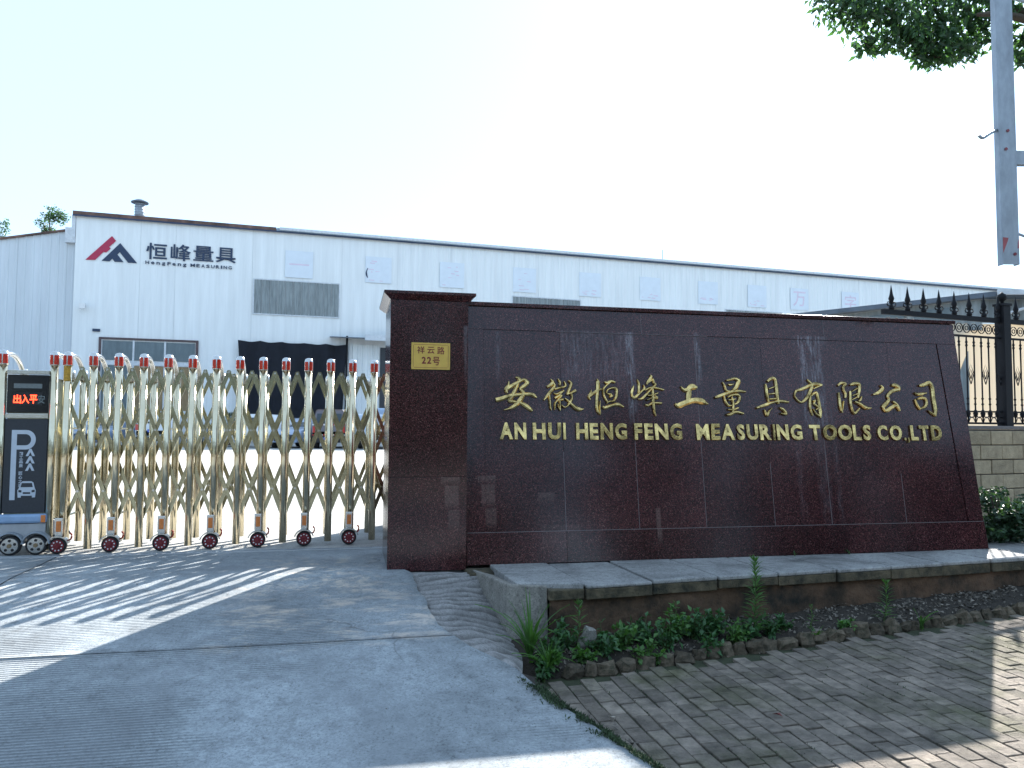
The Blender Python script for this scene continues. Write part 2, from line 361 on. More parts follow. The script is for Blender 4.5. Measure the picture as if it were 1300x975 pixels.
def put_text(mb, ch, x0, x1, y0, y1, f, d0, d1, bold=0, depth=0):
    """character ch into the box; f(a, b, d) gives the place of a point at depth d"""
    vs, fs, _ = text_mesh(ch, bold, depth)
    mb.add([f(x0 + v[0] * (x1 - x0), y0 + v[1] * (y1 - y0), d0 + v[2] * (d1 - d0)) for v in vs], fs)

# ---------------------------------------------------------------- the wall's own frame: x along it, y into the site, z up from the yard
AX, AY, AZ = -.3524, 6.1722, .5
WROT = R(12.011)
def W(s_, t_, z_=0.):
    c, q = math.cos(WROT), math.sin(WROT)
    return Vector((AX + s_ * c - t_ * q, AY + s_ * q + t_ * c, AZ + z_))
def rise(t):      # height of the driveway (world z) from the street up to the gate
    x = min(max(-t / 2.6, 0), 1)
    return .15 + .35 * (1 - x)
def dz(t):
    t = t; a = .12
    return sum(rise(t + o) for o in (-a, 0, a)) / 3 - .5

# ---------------------------------------------------------------- ground
g = MB(); g.add([(-400, -300, -.05), (400, -300, -.05), (400, 900, -.05), (-400, 900, -.05)], [(0, 1, 2, 3)])
tag(g.build('ground', 'ground'), kind='structure')

yd = MB()
def yard_poly(z): return [W(-30, 1.10, z), W(-.5, 1.10, z), W(-.5, .3, z), W(5.3, .3, z), W(5.3, -.5, z), W(40, -.5, z), W(150, 250, z), W(-180, 250, z)]
pp = [tuple(p) for p in yard_poly(-.004)]
yd.add(pp + [(p[0], p[1], -.3) for p in pp], [tuple(range(8))] + [(i, (i + 1) % 8, 8 + (i + 1) % 8, 8 + i)[::-1] for i in range(8)])
tag(yd.build('yard', 'yard'), kind='structure')

dw = empty('driveway', (AX, AY, AZ), (0, 0, WROT)); tag(dw, kind='structure')
EDGE = [(1.2, -.5), (0, -.5), (-.10, -.44), (-.562, -.422), (-.691, -.385), (-.911, -.386), (-1.17, -.352), (-1.512, -.205), (-1.802, -.004), (-2.2, .109), (-2.512, .259), (-2.855, .361), (-3.059, .417), (-3.4, .6), (-4.0, 1.4), (-4.6, 3), (-9, 9)]
def sr(t):
    for (a, b), (c, d) in zip(EDGE, EDGE[1:]):
        if t <= a and t >= c: return b + (d - b) * (a - t) / (a - c)
    return EDGE[0][1] if t > EDGE[0][0] else EDGE[-1][1]
def jt(s): return -1.34 - .012 * s * 1 if True else 0
def drive_slab(t0, t1, sl, srf, nr, nc, jag=0):
    b = MB(); rows = []
    for i in range(nr + 1):
        t = t0 + (t1 - t0) * i / nr
        a, e = sl(t), srf(t)
        e += (noise.noise(Vector((t * 9, 3, 0))) * jag) if jag else 0
        rows.append([(a + (e - a) * (j / nc), t, dz(t) + .004 * noise.noise(Vector((a + (e - a) * j / nc, t, 0)) * 1.3)) for j in range(nc + 1)])
    vs = [v for r in rows for v in r]; n = nc + 1
    fs = [(i * n + j, i * n + j + 1, (i + 1) * n + j + 1, (i + 1) * n + j) for i in range(nr) for j in range(nc)]
    if t1 < t0: fs = [f[::-1] for f in fs]
    rim = [j for j in range(n)] + [(i + 1) * n - 1 for i in range(1, nr + 1)] + [nr * n + j for j in range(nc - 1, -1, -1)] + [i * n for i in range(nr - 1, 0, -1)]
    o = len(vs); vs += [(vs[k][0], vs[k][1], vs[k][2] - .09) for k in rim]
    q = len(rim); fs += [(rim[k], o + k, o + (k + 1) % q, rim[(k + 1) % q]) for k in range(q)]
    b.add(vs, fs); return b
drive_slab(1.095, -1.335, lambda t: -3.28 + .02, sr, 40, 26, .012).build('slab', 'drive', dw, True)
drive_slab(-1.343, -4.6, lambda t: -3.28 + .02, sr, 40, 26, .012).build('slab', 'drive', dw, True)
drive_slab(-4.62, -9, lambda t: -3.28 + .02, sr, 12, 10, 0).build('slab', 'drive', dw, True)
for (a, b_) in ((1.095, -1.335), (-1.343, -4.6), (-4.62, -9)):
    drive_slab(a, b_, lambda t: -8.2, lambda t: -3.272, 24, 12).build('slab', 'drive', dw, True)
for o in dw.children:
    o.data.shade_flat() if False else None
bs = MB(); nn = 30
for i in range(nn + 1):
    t = 1.0 - 10 * i / nn; bs.v += [(-8.1, t, dz(t) - .02), (sr(t) - .05, t, dz(t) - .02)]
bs.f = [(2 * i, 2 * i + 1, 2 * i + 3, 2 * i + 2)[::-1] for i in range(nn)]
bs.build('sub_base', 'soil', dw)
# steel-edged sill the gate rolls on
sb = MB()
sb.box(-8.2, -.62, .96, .99, .0, .006)
so_ = sb.build('sill_strip', 'sill', dw)

# ribbed ramp patch between driveway and plinth
Lp = smooth_line([(-.50, -.06, -.0), (-.44, -.25, -.045), (-.412, -.53, -.075), (-.378, -.69, -.097), (-.376, -.91, -.127), (-.34, -1.17, -.162), (-.19, -1.51, -.208), (.015, -1.8, -.25)], 8)
Rp = smooth_line([(.03, -.04, .0), (.06, -.149, -.03), (.132, -.3, -.13), (.175, -.45, -.2), (.19, -.678, -.3), (.2, -.867, -.35), (.19, -1.174, -.36), (.06, -1.72, -.33)], 8)
pt = MB(); gcol = []; nc = 14; n = nc + 1; k = len(Lp)
SUB = 3
for i in range((k - 1) * SUB + 1):
    q = min(i / SUB, k - 1.001); i0 = int(q); fr = q - i0
    a = Vector(Lp[i0]).lerp(Vector(Lp[i0 + 1]), fr); b = Vector(Rp[i0]).lerp(Vector(Rp[i0 + 1]), fr)
    for j in range(n):
        f = j / nc; p = a.lerp(b, f)
        gr = GR = .5 + .5 * math.sin(q * 2.1 + f * .8 + .8 * noise.noise(Vector((f * 3, q * .3, 1))))
        z = p.z - .03 - .02 * gr ** 4 + .05 * math.sin(math.pi * f) * (q / k) - .02 * noise.noise(Vector((p.x * 6, p.y * 6, 2)))
        pt.v.append((p.x, p.y, z)); gcol.append(1.1 * gr ** 2 * (.55 + .45 * noise.noise(Vector((p.x * 9, p.y * 9, 5)))))
kk = (k - 1) * SUB + 1
pt.f = [(i * n + j, (i + 1) * n + j, (i + 1) * n + j + 1, i * n + j + 1) for i in range(kk - 1) for j in range(nc)]
o_ = len(pt.v); lo = [(x, y, z - .2) for x, y, z in pt.v]; pt.v += lo
pt.f += [(i * n, o_ + i * n, o_ + (i + 1) * n, (i + 1) * n) for i in range(kk - 1)]
pr = pt.build('ramp_patch', 'patch', None, True)
ca = pr.data.color_attributes.new('groove_shade_dirt', 'FLOAT_COLOR', 'POINT')
for i_, g_ in enumerate(gcol): ca.data[i_].color = (g_, g_, g_, 1)  # grooves darkened in the colour: painted shade together with gathered dirt
pnt = M['patch'].node_tree; pb = pnt.nodes['Principled BSDF']; src = pb.inputs['Base Color'].links[0].from_socket
at_ = pnt.nodes.new('ShaderNodeAttribute'); at_.attribute_name = 'groove_shade_dirt'
pnt.links.new(mixc(pnt, mth(pnt, 'MULTIPLY', at_.outputs['Fac'], 1.0, None, True), src, (.07, .065, .06)), pb.inputs['Base Color']); pr.location = (AX, AY, AZ); pr.rotation_euler = (0, 0, WROT)
tag(pr, kind='structure')

def seen(p, pad=30):
    """is the world point inside the picture (used only to choose which pieces of a kind are built one by one)"""
    d = Vector(p) - Vector((0, 0, 1.6)); z = d.dot(fw)
    if z < .2: return False, 99
    x = 650 + 980 * d.dot(rt2) / z; y = 487.5 - 980 * d.dot(up2) / z
    return (-pad < x < 1300 + pad and -pad < y < 975 + pad), z

# ---------------------------------------------------------------- brick pavement
pv = empty('pavement', (AX, AY, 0.004), (0, -.03, WROT)); tag(pv, kind='structure')
def pz(s): return .004 + .03 * s
bd = MB(); bd.add([(-1.2, -6, -.016), (14, -6, -.016), (14, -.1, -.016), (-1.2, -.1, -.016)], [(0, 1, 2, 3)])
bd.build('brick_bed', 'bed', pv)
bricks = [MB().box(-.0458, .0458, -.0958, .0958, -.05, 0).mesh('brick', 'brick') for _ in range(1)]
rb = random.Random(3); cells = []
for i in range(-5, 64):
    s0 = .06 + i * .1
    for j in range(-34, 1):
        t0 = -.35 + j * .2 + (.1 if i % 2 else 0) + .02 * math.sin(i * 2.3)
        lim_e = sr(t0) + .07
        stone = -1.28 + .125 * (s0 - .5) - .03
        if s0 < lim_e + .0 or t0 + .09 > stone: continue
        if s0 > 6.2: continue
        cells.append((s0, t0))
vis = []
for c in cells:
    ok, dist = seen(W(c[0], c[1], -.5 + pz(c[0])), 12)
    if ok: vis.append((dist, c))
vis.sort(); near = set(c for _, c in vis[:298])
rest = MB()
def brick_pose(c):
    x, y = c; nz = noise.noise(Vector((x * .8, y * .8, 4))) * .010 + rb.uniform(-.003, .003)
    return (x + rb.uniform(-.002, .002), y + rb.uniform(-.003, .003), nz), (rb.uniform(-.03, .03), rb.uniform(-.026, .026), rb.uniform(-.012, .012))
for c in cells:
    l, r = brick_pose(c)
    if c in near: link('brick', bricks[0], pv, .004, l, r)
    else:
        mt = Matrix.Translation(l) @ Matrix.Rotation(r[0], 4, 'X') @ Matrix.Rotation(r[1], 4, 'Y')
        tb = MB().box(-.0465, .0465, -.0965, .0965, -.05, 0)
        rest.add([mt @ Vector(v) for v in tb.v], tb.f)
M['brick_far'] = mat("grey_paving_brick_rest", (.285, .24, .195), .92, 0, .6, 11, .9, 55, island=-.26, coord='World')
o = rest.build('far_bricks', 'brick_far', pv); o['kind'] = 'stuff'

# ---------------------------------------------------------------- planting strip with its rough stone edging
sp = MB(); N_ = 60
for i in range(N_ + 1):
    s = .1 + i * 5.6 / N_
    f = -1.28 + .125 * (s - .5)
    for a, zz in ((0, -.02), (.25, .05), (.6, .09), (1, .12)):
        t = f + (-.55 - f) * a if s < 9 else 0
        t = f + ((-.84 + .1 * (s - .7)) - f + .08) * a
        sp.v.append((s, t, -.5 + pz(s) + zz + .03 * noise.noise(Vector((s * 5, t * 5, 0)))))
sp.f = [(i * 4 + j, (i + 1) * 4 + j, (i + 1) * 4 + j + 1, i * 4 + j + 1) for i in range(N_) for j in range(3)]
so2 = sp.build('planting_strip', 'soil', None, True); so2.location = (AX, AY, AZ); so2.rotation_euler = (0, 0, WROT); tag(so2, kind='structure')
def strip(s, a=.4):
    f = -1.28 + .125 * (s - .5); t = f + ((-.84 + .1 * (s - .7)) - f + .08) * a
    zz = [(0, -.02), (.25, .05), (.6, .09), (1, .12)]
    for (a0, z0), (a1, z1) in zip(zz, zz[1:]):
        if a0 <= a <= a1: h = z0 + (z1 - z0) * (a - a0) / (a1 - a0)
    return W(s, t, -.5 + pz(s) + h + .03 * noise.noise(Vector((s * 5, t * 5, 0))))

def rock_mesh(seed, sx, sy, sz):
    r = random.Random(seed); b = MB(); n = 7; rings = 6
    prof = [(.0, -1), (.8, -.85), (1, -.3), (.97, .35), (.7, .85), (.0, 1)]
    for q, (rr, z) in enumerate(prof[1:-1]):
        for j in range(n):
            t = 2 * math.pi * j / n; p = Vector((math.copysign(abs(math.cos(t)) ** .6, math.cos(t)) * rr, math.copysign(abs(math.sin(t)) ** .6, math.sin(t)) * rr, z))
            p *= 1 + .5 * noise.noise(p * 1.3 + Vector((seed * 3.1, 0, 0))) + r.uniform(-.05, .05)
            b.v.append((p.x * sx, p.y * sy, p.z * sz))
    k = 4
    b.f = [(i * n + j, i * n + (j + 1) % n, (i + 1) * n + (j + 1) % n, (i + 1) * n + j) for i in range(k - 1) for j in range(n)]
    b.f += [tuple(range(n))[::-1], tuple((k - 1) * n + j for j in range(n))]
    return b.mesh('stone', 'rock')
rocks = [rock_mesh(i, .06, .045, .064) for i in range(6)]
se = empty('stone_edging', W(.5, -1.28, -.5)); se.rotation_euler = (0, 0, WROT)
tag(se, 'row of rough grey stones edging the weedy strip beside the brick pavement', 'edging')
rs = random.Random(5); s = .5
while s < 5.7:
    k = rs.uniform(.8, 1.35)
    t = -1.29 + .125 * (s - .5) + rs.uniform(-.02, .02)
    l = Matrix.Rotation(-WROT, 4, 'Z') @ (W(s, t, -.5 + pz(s) + rs.uniform(-.015, .02)) - se.location)
    o = link('stone', rocks[rs.randrange(6)], se, 0, l, (rs.uniform(-.3, .3), rs.uniform(-.3, .3), rs.uniform(-.5, .5))); o.scale = (k * rs.uniform(.8, 1), k, rs.uniform(.75, 1.3))
    s += .112 * k * rs.uniform(.92, 1.08)

# litter: broken stone, dead leaves, twigs (nobody could count it)
lt = MB(); rl = random.Random(8)
def chip(p, r, k):
    a = [Vector((rl.uniform(-1, 1), rl.uniform(-1, 1), rl.uniform(-.6, .6))).normalized() * r * rl.uniform(.6, 1.2) for _ in range(4)]
    lt.add([p + v for v in a], [(0, 1, 2), (0, 2, 3), (0, 3, 1), (1, 3, 2)])
for i in range(2600):
    s = rl.uniform(.25, 5.4); p = strip(s, rl.uniform(.02, 1)) + Vector((0, 0, .004)); chip(p, rl.uniform(.007, .026), 0)
for i in range(480):   # along the driveway edge
    t = rl.uniform(-2.4, -1.35); s = sr(t) + .04 + abs(rl.gauss(.04, .12)); chip(W(s, t, -.5 + pz(s) + .012), rl.uniform(.008, .026), 0)
for i in range(420):
    s = rl.uniform(.3, 5.4); t = rl.uniform(-3, -1.1); ok = s > sr(t) + .03
    if ok: chip(W(s, t, -.5 + pz(s) + .006), rl.uniform(.003, .008), 0)
for i in range(90):
    t = rl.uniform(-2.6, .9); s = rl.uniform(-3.4, sr(t)); chip(W(s, t, dz(t) + .003), rl.uniform(.003, .007), 0)
M['chips'] = mat("stone_chips_and_dead_leaves", (.23, .2, .165), .9, 0, .6, 12, island=-.65)
tag(lt.build('litter', 'chips'), kind='stuff')
def dead_leaf(s, t, col, label, sz, rz):
    b = MB(); b.leaf(Vector((0, 0, 0)), Vector((1, 0, .12)), Vector((0, 0, 1)), sz, sz * .45, .35)
    M[col] = M.get(col) or mat(col, (.22, .035, .03) if 'red' in col else (.3, .17, .08), .6, 0, .3, 30)
    z = pz(s) if s > sr(t) else 0
    o = b.build('fallen_leaf', col); o.location = W(s, t, (-.5 + pz(s) + .012) if s > sr(t) else dz(t) + .01); o.rotation_euler = (.2, 0, rz)
    tag(o, label, 'leaf')
dead_leaf(1.37, -2.28, 'red_dead_leaf', 'small red fallen leaf lying alone in the middle of the shaded brick pavement', .06, 2.4)
dead_leaf(2.3, -3.02, 'red_brown_dead_leaf', 'curled brown-red fallen leaf on the sunlit bricks at the bottom right', .09, .3)

# ---------------------------------------------------------------- raised plinth of paving slabs in front of the sign wall
pl = empty('plinth', W(.1, -.1, -.5), (0, 0, WROT)); tag(pl, 'raised walkway of grey slabs on a dark stained masonry face under the granite sign wall', 'plinth')
def tf(s): return -.87 + (s - .7) * .1
def L(s, t, z): return (s - .1, t + .1, z + .5)          # plinth's own frame
rp = random.Random(2); dfs = []
js = [.18, .66, 1.18, 1.72, 2.24, 2.78, 3.3, 3.84, 4.36, 4.9, 5.42, 5.95]
for a, b_ in zip(js, js[1:]):
    a += .007; b_ -= .007; q = MB(); dz0 = rp.uniform(-.006, .004); dfr = rp.uniform(-.015, .01); dfs.append(dfr)
    fa, fb = tf(a) + dfr, tf(b_) + dfr; th = .03
    if a < .2: fa, fb, th = -.75, -.855, .06
    bk = .33 if a > 4.8 else -.002
    sk = .05
    q.hexa([L(a + sk, fa, -th), L(b_ + sk, fb, -th), L(b_, bk, -th), L(a, bk, -th), L(a + sk, fa, dz0), L(b_ + sk, fb, dz0), L(b_, bk, dz0), L(a, bk, dz0)])
    q.build('slab', 'slab', pl, False, .009)
for a, b_, df in zip(js, js[1:], dfs):   # worn mossy edge course under each slab
    if a < .2: a = .39
    u0, u1, zl = tf(a) + df + .002, tf(b_) + df + .002, -.1 + rp.uniform(-.012, .012)
    q = MB(); q.hexa([L(a + .055, u0, zl), L(b_ + .045, u1, zl), L(b_ + .045, u1 + .1, zl), L(a + .055, u0 + .1, zl),
                      L(a + .055, u0, -.0315), L(b_ + .045, u1, -.0315), L(b_ + .045, u1 + .1, -.0315), L(a + .055, u0 + .1, -.0315)])
    q.build('edge_course', 'slabedge', pl, False, .006)
fc = MB(); nx = 120; nz_ = 10
for i in range(nx + 1):
    s = .45 + i * 5.55 / nx
    for j in range(nz_ + 1):
        z = -.55 + j * .455 / nz_
        y = tf(s) + .035 + .022 * noise.noise(Vector((s * 3, z * 6, 0))) + .01 * noise.noise(Vector((s * 14, z * 14, 3)))
        fc.v.append(L(s, y, z))
fc.f = [(i * (nz_ + 1) + j, (i + 1) * (nz_ + 1) + j, (i + 1) * (nz_ + 1) + j + 1, i * (nz_ + 1) + j + 1) for i in range(nx) for j in range(nz_)]
fc.build('masonry_face', 'masonry', pl, True)
cb = MB(); cb.hexa([L(.185, -.75, -.56), L(.46, -.84, -.56), L(.46, -.03, -.56), L(.03, -.03, -.56), L(.176, -.742, -.004), L(.44, -.845, -.004), L(.44, -.05, -.12), L(.035, -.05, -.02)])
cb.build('corner_block', 'block_c', pl, False, .012)
q = MB(); q.hexa([L(-.03, -.16, -.4), L(.24, -.16, -.4), L(.24, -.002, -.4), L(-.03, -.002, -.4), L(.02, -.15, -.035), L(.24, -.15, -.035), L(.24, -.002, -.02), L(-.02, -.002, -.02)])
q.build('mortar_fill', 'slabedge', pl, False, .01)

# ---------------------------------------------------------------- granite sign wall
sw = empty('sign_wall', W(0, 0), (0, 0, WROT)); tag(sw, 'polished dark red granite wall with raised gilded company name, leaning back slightly', 'sign wall')
TILT = R(8); st, ct = math.sin(TILT), math.cos(TILT)
def face(s, h, d=0.): return (s, h * st - d * ct, h * ct + d * st)
TOPH = 2.165; Tt = TOPH * ct
core = MB(); core.hexa([face(.0, 0, -.03), face(4.82, 0, -.03), (5.15, .45, 0), (.0, .45, 0), face(.0, TOPH, -.03), face(4.78, TOPH, -.03), (4.88, .45, Tt), (.0, .45, Tt)])  # rear corners flared out of sight, added to widen the wall's shadow
core.build('core', 'core', sw)
def slab_on_face(s0, s1, h0, h1, d=0., s0t=None, s1t=None, g=.0011, name='granite_slab'):
    s0t = s0 if s0t is None else s0t; s1t = s1 if s1t is None else s1t
    b = MB(); e = -.032
    b.hexa([face(s0 + g, h0 + g, d), face(s1 - g, h0 + g, d), face(s1 - g, h0 + g, e), face(s0 + g, h0 + g, e),
            face(s0t + g, h1 - g, d), face(s1t - g, h1 - g, d), face(s1t - g, h1 - g, e), face(s0t + g, h1 - g, e)])
    return b.build(name, 'granite', sw, False, .0006)
HB, HT = .252, 1.935
slx = [.165, .2, .83, 1.468, 2.075, 2.72, 3.275, 4.03, 4.60]
for a, b_ in zip([0, .83, 1.5, 2.1, 2.8, 3.4, 4.1], [.83, 1.5, 2.1, 2.8, 3.4, 4.1, 4.852]):
    last = b_ > 4.8
    slab_on_face(a, b_, .0, HB, .012, None, 4.842 if last else None)
for a, b_ in zip([0, 1.578, 3.38], [1.578, 3.38, 4.80]):
    slab_on_face(a, b_, HT, TOPH - .03, .006, None, 4.792 if b_ > 4.7 else None)
slab_on_face(0, .165, HB, HT, .006)
for a, b_ in zip([.165, .83, 1.468, 2.075, 2.72, 3.275, 4.03], [.83, 1.468, 2.075, 2.72, 3.275, 4.03, 4.672]):
    slab_on_face(a, b_, HB, HT, 0, None, 4.58 if b_ > 4.6 else None)
slab_on_face(4.68, 4.842, HB, HT, .004, 4.588, 4.80)
en = MB(); en.hexa([(4.822, .0, 0), (4.848, .0, 0), (5.178, .45, 0), (5.152, .45, 0), (4.775, Tt / ct * st + .0, Tt - .03), (4.80, Tt / ct * st, Tt - .03), (4.908, .45, Tt - .03), (4.88, .45, Tt - .03)])
en.build('end_slab', 'granite', sw)
def grout(s0, s1, h0, h1, d):
    q = MB(); q.hexa([face(s0, h0, d), face(s1, h0, d), face(s1, h0, d - .01), face(s0, h0, d - .01), face(s0, h1, d), face(s1, h1, d), face(s1, h1, d - .01), face(s0, h1, d - .01)])
    q.build('grout_line', 'core', sw)
for x_, h1_ in ((.83, .9), (1.468, HT), (2.075, HT), (2.72, .8), (3.275, HT), (4.03, .7)): grout(x_ - .0017, x_ + .0017, HB + .004, h1_, .0006)
grout(.01, 4.83, HB - .0016, HB + .0022, .0126)
for x_ in (1.578, 3.38): grout(x_ - .0015, x_ + .0015, HT + .004, TOPH - .04, .0066)
grout(.8, 2.2, HT - .0015, HT + .0015, .0066)
bk = MB().box(0, 4.82, .452, .48, 0, Tt - .03); bk.build('back_slab', 'granite', sw)
cp = MB()
for a, b_ in ((.005, 2.4), (2.404, 4.81)):
    c_ = MB(); c_.hexa([(a, Tt * math.tan(TILT) - .03, Tt - .027), (b_, Tt * math.tan(TILT) - .03, Tt - .027), (b_, .5, Tt - .027), (a, .5, Tt - .027),
                        (a, Tt * math.tan(TILT) - .03, Tt + .006), (b_, Tt * math.tan(TILT) - .03, Tt + .006), (b_, .5, Tt + .006), (a, .5, Tt + .006)])
    c_.build('coping', 'granite', sw, False, .003)

# gilded brush lettering: every stroke a ridged, tapering ribbon standing on the face (mm along, mm up, width)
CALLIGRAPHY = [[[430,1524,9,454,1521,24,466,1498,30,444,1467,18],[373,1490,6,369,1448,30,350,1415,30,362,1389,18],[354,1421,29,408,1455,27,462,1486,24,505,1507,21,534,1481,28,537,1466,12],[534,1475,24,497,1445,27,464,1426,18],[450,1474,24,431,1426,27,403,1366,30,378,1327,30,411,1319,23,470,1308,24,523,1279,30,570,1241,21],[464,1426,18,490,1403,27,489,1367,30,458,1319,33,404,1272,26,326,1246,6],[260,1329,29,310,1341,30,382,1366,27,472,1379,24,556,1383,24,591,1369,25,609,1352,6]],[[735,1515,8,756,1491,24,740,1467,24,703,1445,21],[756,1485,18,770,1461,19,744,1419,24,713,1382,23,672,1334,13],[720,1382,17,724,1323,20,727,1269,17,733,1249,8],[797,1519,7,817,1492,20,813,1462,19],[758,1452,18,772,1431,16,812,1444,18,856,1451,17,866,1469,18,851,1499,8],[756,1395,14,786,1389,17,848,1417,19],[842,1414,17,804,1378,16,764,1353,17],[766,1350,15,810,1375,15,828,1372,15,790,1336,16,839,1342,18],[790,1333,16,768,1306,17,762,1252,11],[808,1330,16,810,1294,17,808,1246,13],[792,1300,12,794,1276,12,806,1255,8],[888,1506,8,915,1482,20,901,1439,21,875,1385,17],[869,1385,15,909,1397,18,953,1419,22],[912,1391,17,916,1349,19,887,1301,18,852,1274,12,822,1294,11],[852,1351,12,882,1331,16,911,1301,20,953,1266,27,989,1257,24,1014,1261,6]],[[1090,1427,8,1085,1394,22,1068,1369,19,1080,1342,10],[1071,1367,18,1113,1400,22,1165,1432,22,1187,1435,9],[1147,1526,8,1156,1492,27,1148,1407,24,1138,1322,22,1138,1256,21,1164,1214,9],[1164,1220,13,1161,1274,11,1166,1335,7],[1212,1499,10,1243,1491,23,1275,1507,19,1309,1498,16],[1269,1500,16,1229,1469,15,1202,1435,17,1203,1384,16,1223,1341,18,1235,1320,13],[1226,1402,13,1240,1433,15,1285,1449,18,1319,1440,19,1320,1404,19,1309,1361,19,1286,1336,17,1248,1330,15,1222,1311,8],[1232,1396,13,1269,1391,18,1256,1366,15,1281,1379,13],[1186,1287,16,1207,1275,23,1265,1296,21,1328,1306,23,1374,1283,13]],[[1477,1473,7,1465,1430,21,1457,1399,19,1477,1366,22,1524,1400,19,1571,1444,15],[1509,1529,7,1526,1493,19,1526,1443,19,1518,1406,15],[1564,1481,6,1575,1457,17,1570,1432,14],[1633,1569,9,1645,1551,21,1613,1507,22,1596,1482,11],[1613,1500,17,1660,1532,14],[1660,1532,16,1665,1501,19,1683,1486,16],[1680,1483,17,1642,1452,20,1601,1408,19,1553,1361,21,1508,1354,9],[1577,1432,14,1630,1458,16,1694,1452,16,1751,1438,13],[1649,1452,16,1651,1390,22,1650,1322,24,1653,1255,20,1663,1206,9],[1600,1386,13,1638,1390,17,1694,1409,16],[1591,1346,14,1637,1365,17,1688,1363,16],[1664,1384,13,1689,1369,14],[1572,1306,16,1601,1300,19,1641,1322,18,1724,1320,17]],[[1912,1472,8,1943,1443,27,1976,1441,33,2018,1469,49,2067,1465,24],[1992,1439,33,1984,1389,41,1977,1342,33],[1850,1322,13,1881,1301,39,1948,1326,40,2029,1349,39,2107,1341,44,2159,1319,10]],[[2311,1519,7,2332,1488,17,2346,1444,20,2382,1435,14],[2353,1533,14,2391,1543,20,2439,1553,21,2475,1532,30,2462,1503,30,2439,1465,27,2403,1442,17,2375,1435,10],[2364,1498,9,2394,1496,19,2418,1502,10],[2230,1377,17,2284,1393,25,2374,1426,22,2464,1440,21,2531,1434,14],[2318,1393,12,2328,1350,19,2352,1312,20,2385,1307,13],[2351,1381,16,2393,1401,19,2447,1408,22,2472,1383,22,2452,1339,20,2413,1319,17],[2355,1356,14,2403,1363,16,2427,1367,9],[2392,1388,13,2401,1344,17,2401,1300,16,2393,1250,18],[2345,1272,13,2395,1272,18,2447,1288,15],[2328,1225,16,2365,1228,23,2420,1251,21,2493,1236,17]],[[2733,1509,11,2740,1467,23,2743,1410,23,2749,1346,17],[2756,1531,18,2797,1558,25,2832,1559,23,2840,1501,25,2842,1411,27,2847,1328,17],[2760,1464,11,2789,1474,16,2818,1484,9],[2756,1416,14,2815,1424,15],[2755,1372,15,2821,1376,17],[2624,1288,16,2691,1308,23,2783,1340,21,2867,1354,21,2946,1346,17],[2698,1276,9,2712,1245,21,2725,1223,21,2748,1264,14,2775,1290,7],[2851,1294,14,2887,1278,23,2911,1237,24,2856,1243,11]],[[3154,1558,9,3180,1533,23,3202,1507,26,3187,1462,28,3160,1416,27,3120,1370,24,3076,1347,18,3036,1369,14,3015,1407,13,3038,1453,18],[3038,1453,19,3095,1467,23,3184,1504,24,3242,1518,29,3302,1509,21],[3298,1509,19,3239,1485,15,3209,1472,10],[3174,1410,14,3164,1352,21,3161,1287,21,3175,1224,10],[3177,1403,14,3234,1440,20,3247,1398,23,3256,1321,24,3259,1250,28,3251,1205,11],[3252,1218,17,3212,1243,15,3182,1288,7],[3186,1358,11,3215,1365,17,3201,1333,16,3240,1301,17,3209,1278,11]],[[3466,1505,15,3506,1532,21,3548,1524,25,3519,1481,23,3537,1430,21,3528,1392,15],[3466,1442,13,3469,1370,20,3470,1302,23,3483,1256,15],[3486,1277,11,3507,1362,11],[3589,1512,13,3629,1525,24,3686,1526,27,3690,1484,25,3667,1415,21,3660,1393,11],[3587,1456,15,3580,1371,21,3583,1303,23,3609,1249,21,3662,1296,14],[3601,1452,11,3661,1483,16],[3601,1414,13,3665,1436,15],[3582,1371,13,3652,1402,15],[3695,1407,9,3681,1372,17,3656,1364,14],[3618,1359,15,3672,1338,25,3725,1305,29,3781,1299,14]],[[3910,1517,12,3935,1488,29,3887,1448,27,3821,1426,12],[4031,1520,16,4079,1516,34,4109,1486,30,4033,1463,26,3979,1419,25,3983,1376,27,3928,1324,33,3906,1303,23],[3912,1307,23,3941,1277,29,4003,1308,27,4054,1326,27,4086,1279,22],[4021,1368,13,4065,1334,23,4086,1279,20]],[[4325,1520,16,4386,1530,30,4448,1549,32,4471,1496,34,4470,1392,34,4475,1287,33,4461,1231,16],[4463,1239,24,4417,1265,18,4386,1286,7],[4266,1450,14,4313,1437,26,4395,1451,15],[4262,1389,14,4280,1337,23,4308,1294,22],[4282,1389,16,4368,1403,24,4386,1356,23,4360,1316,20,4309,1303,18]]]
NAMES = '安徽恒峰工量具有限公司'
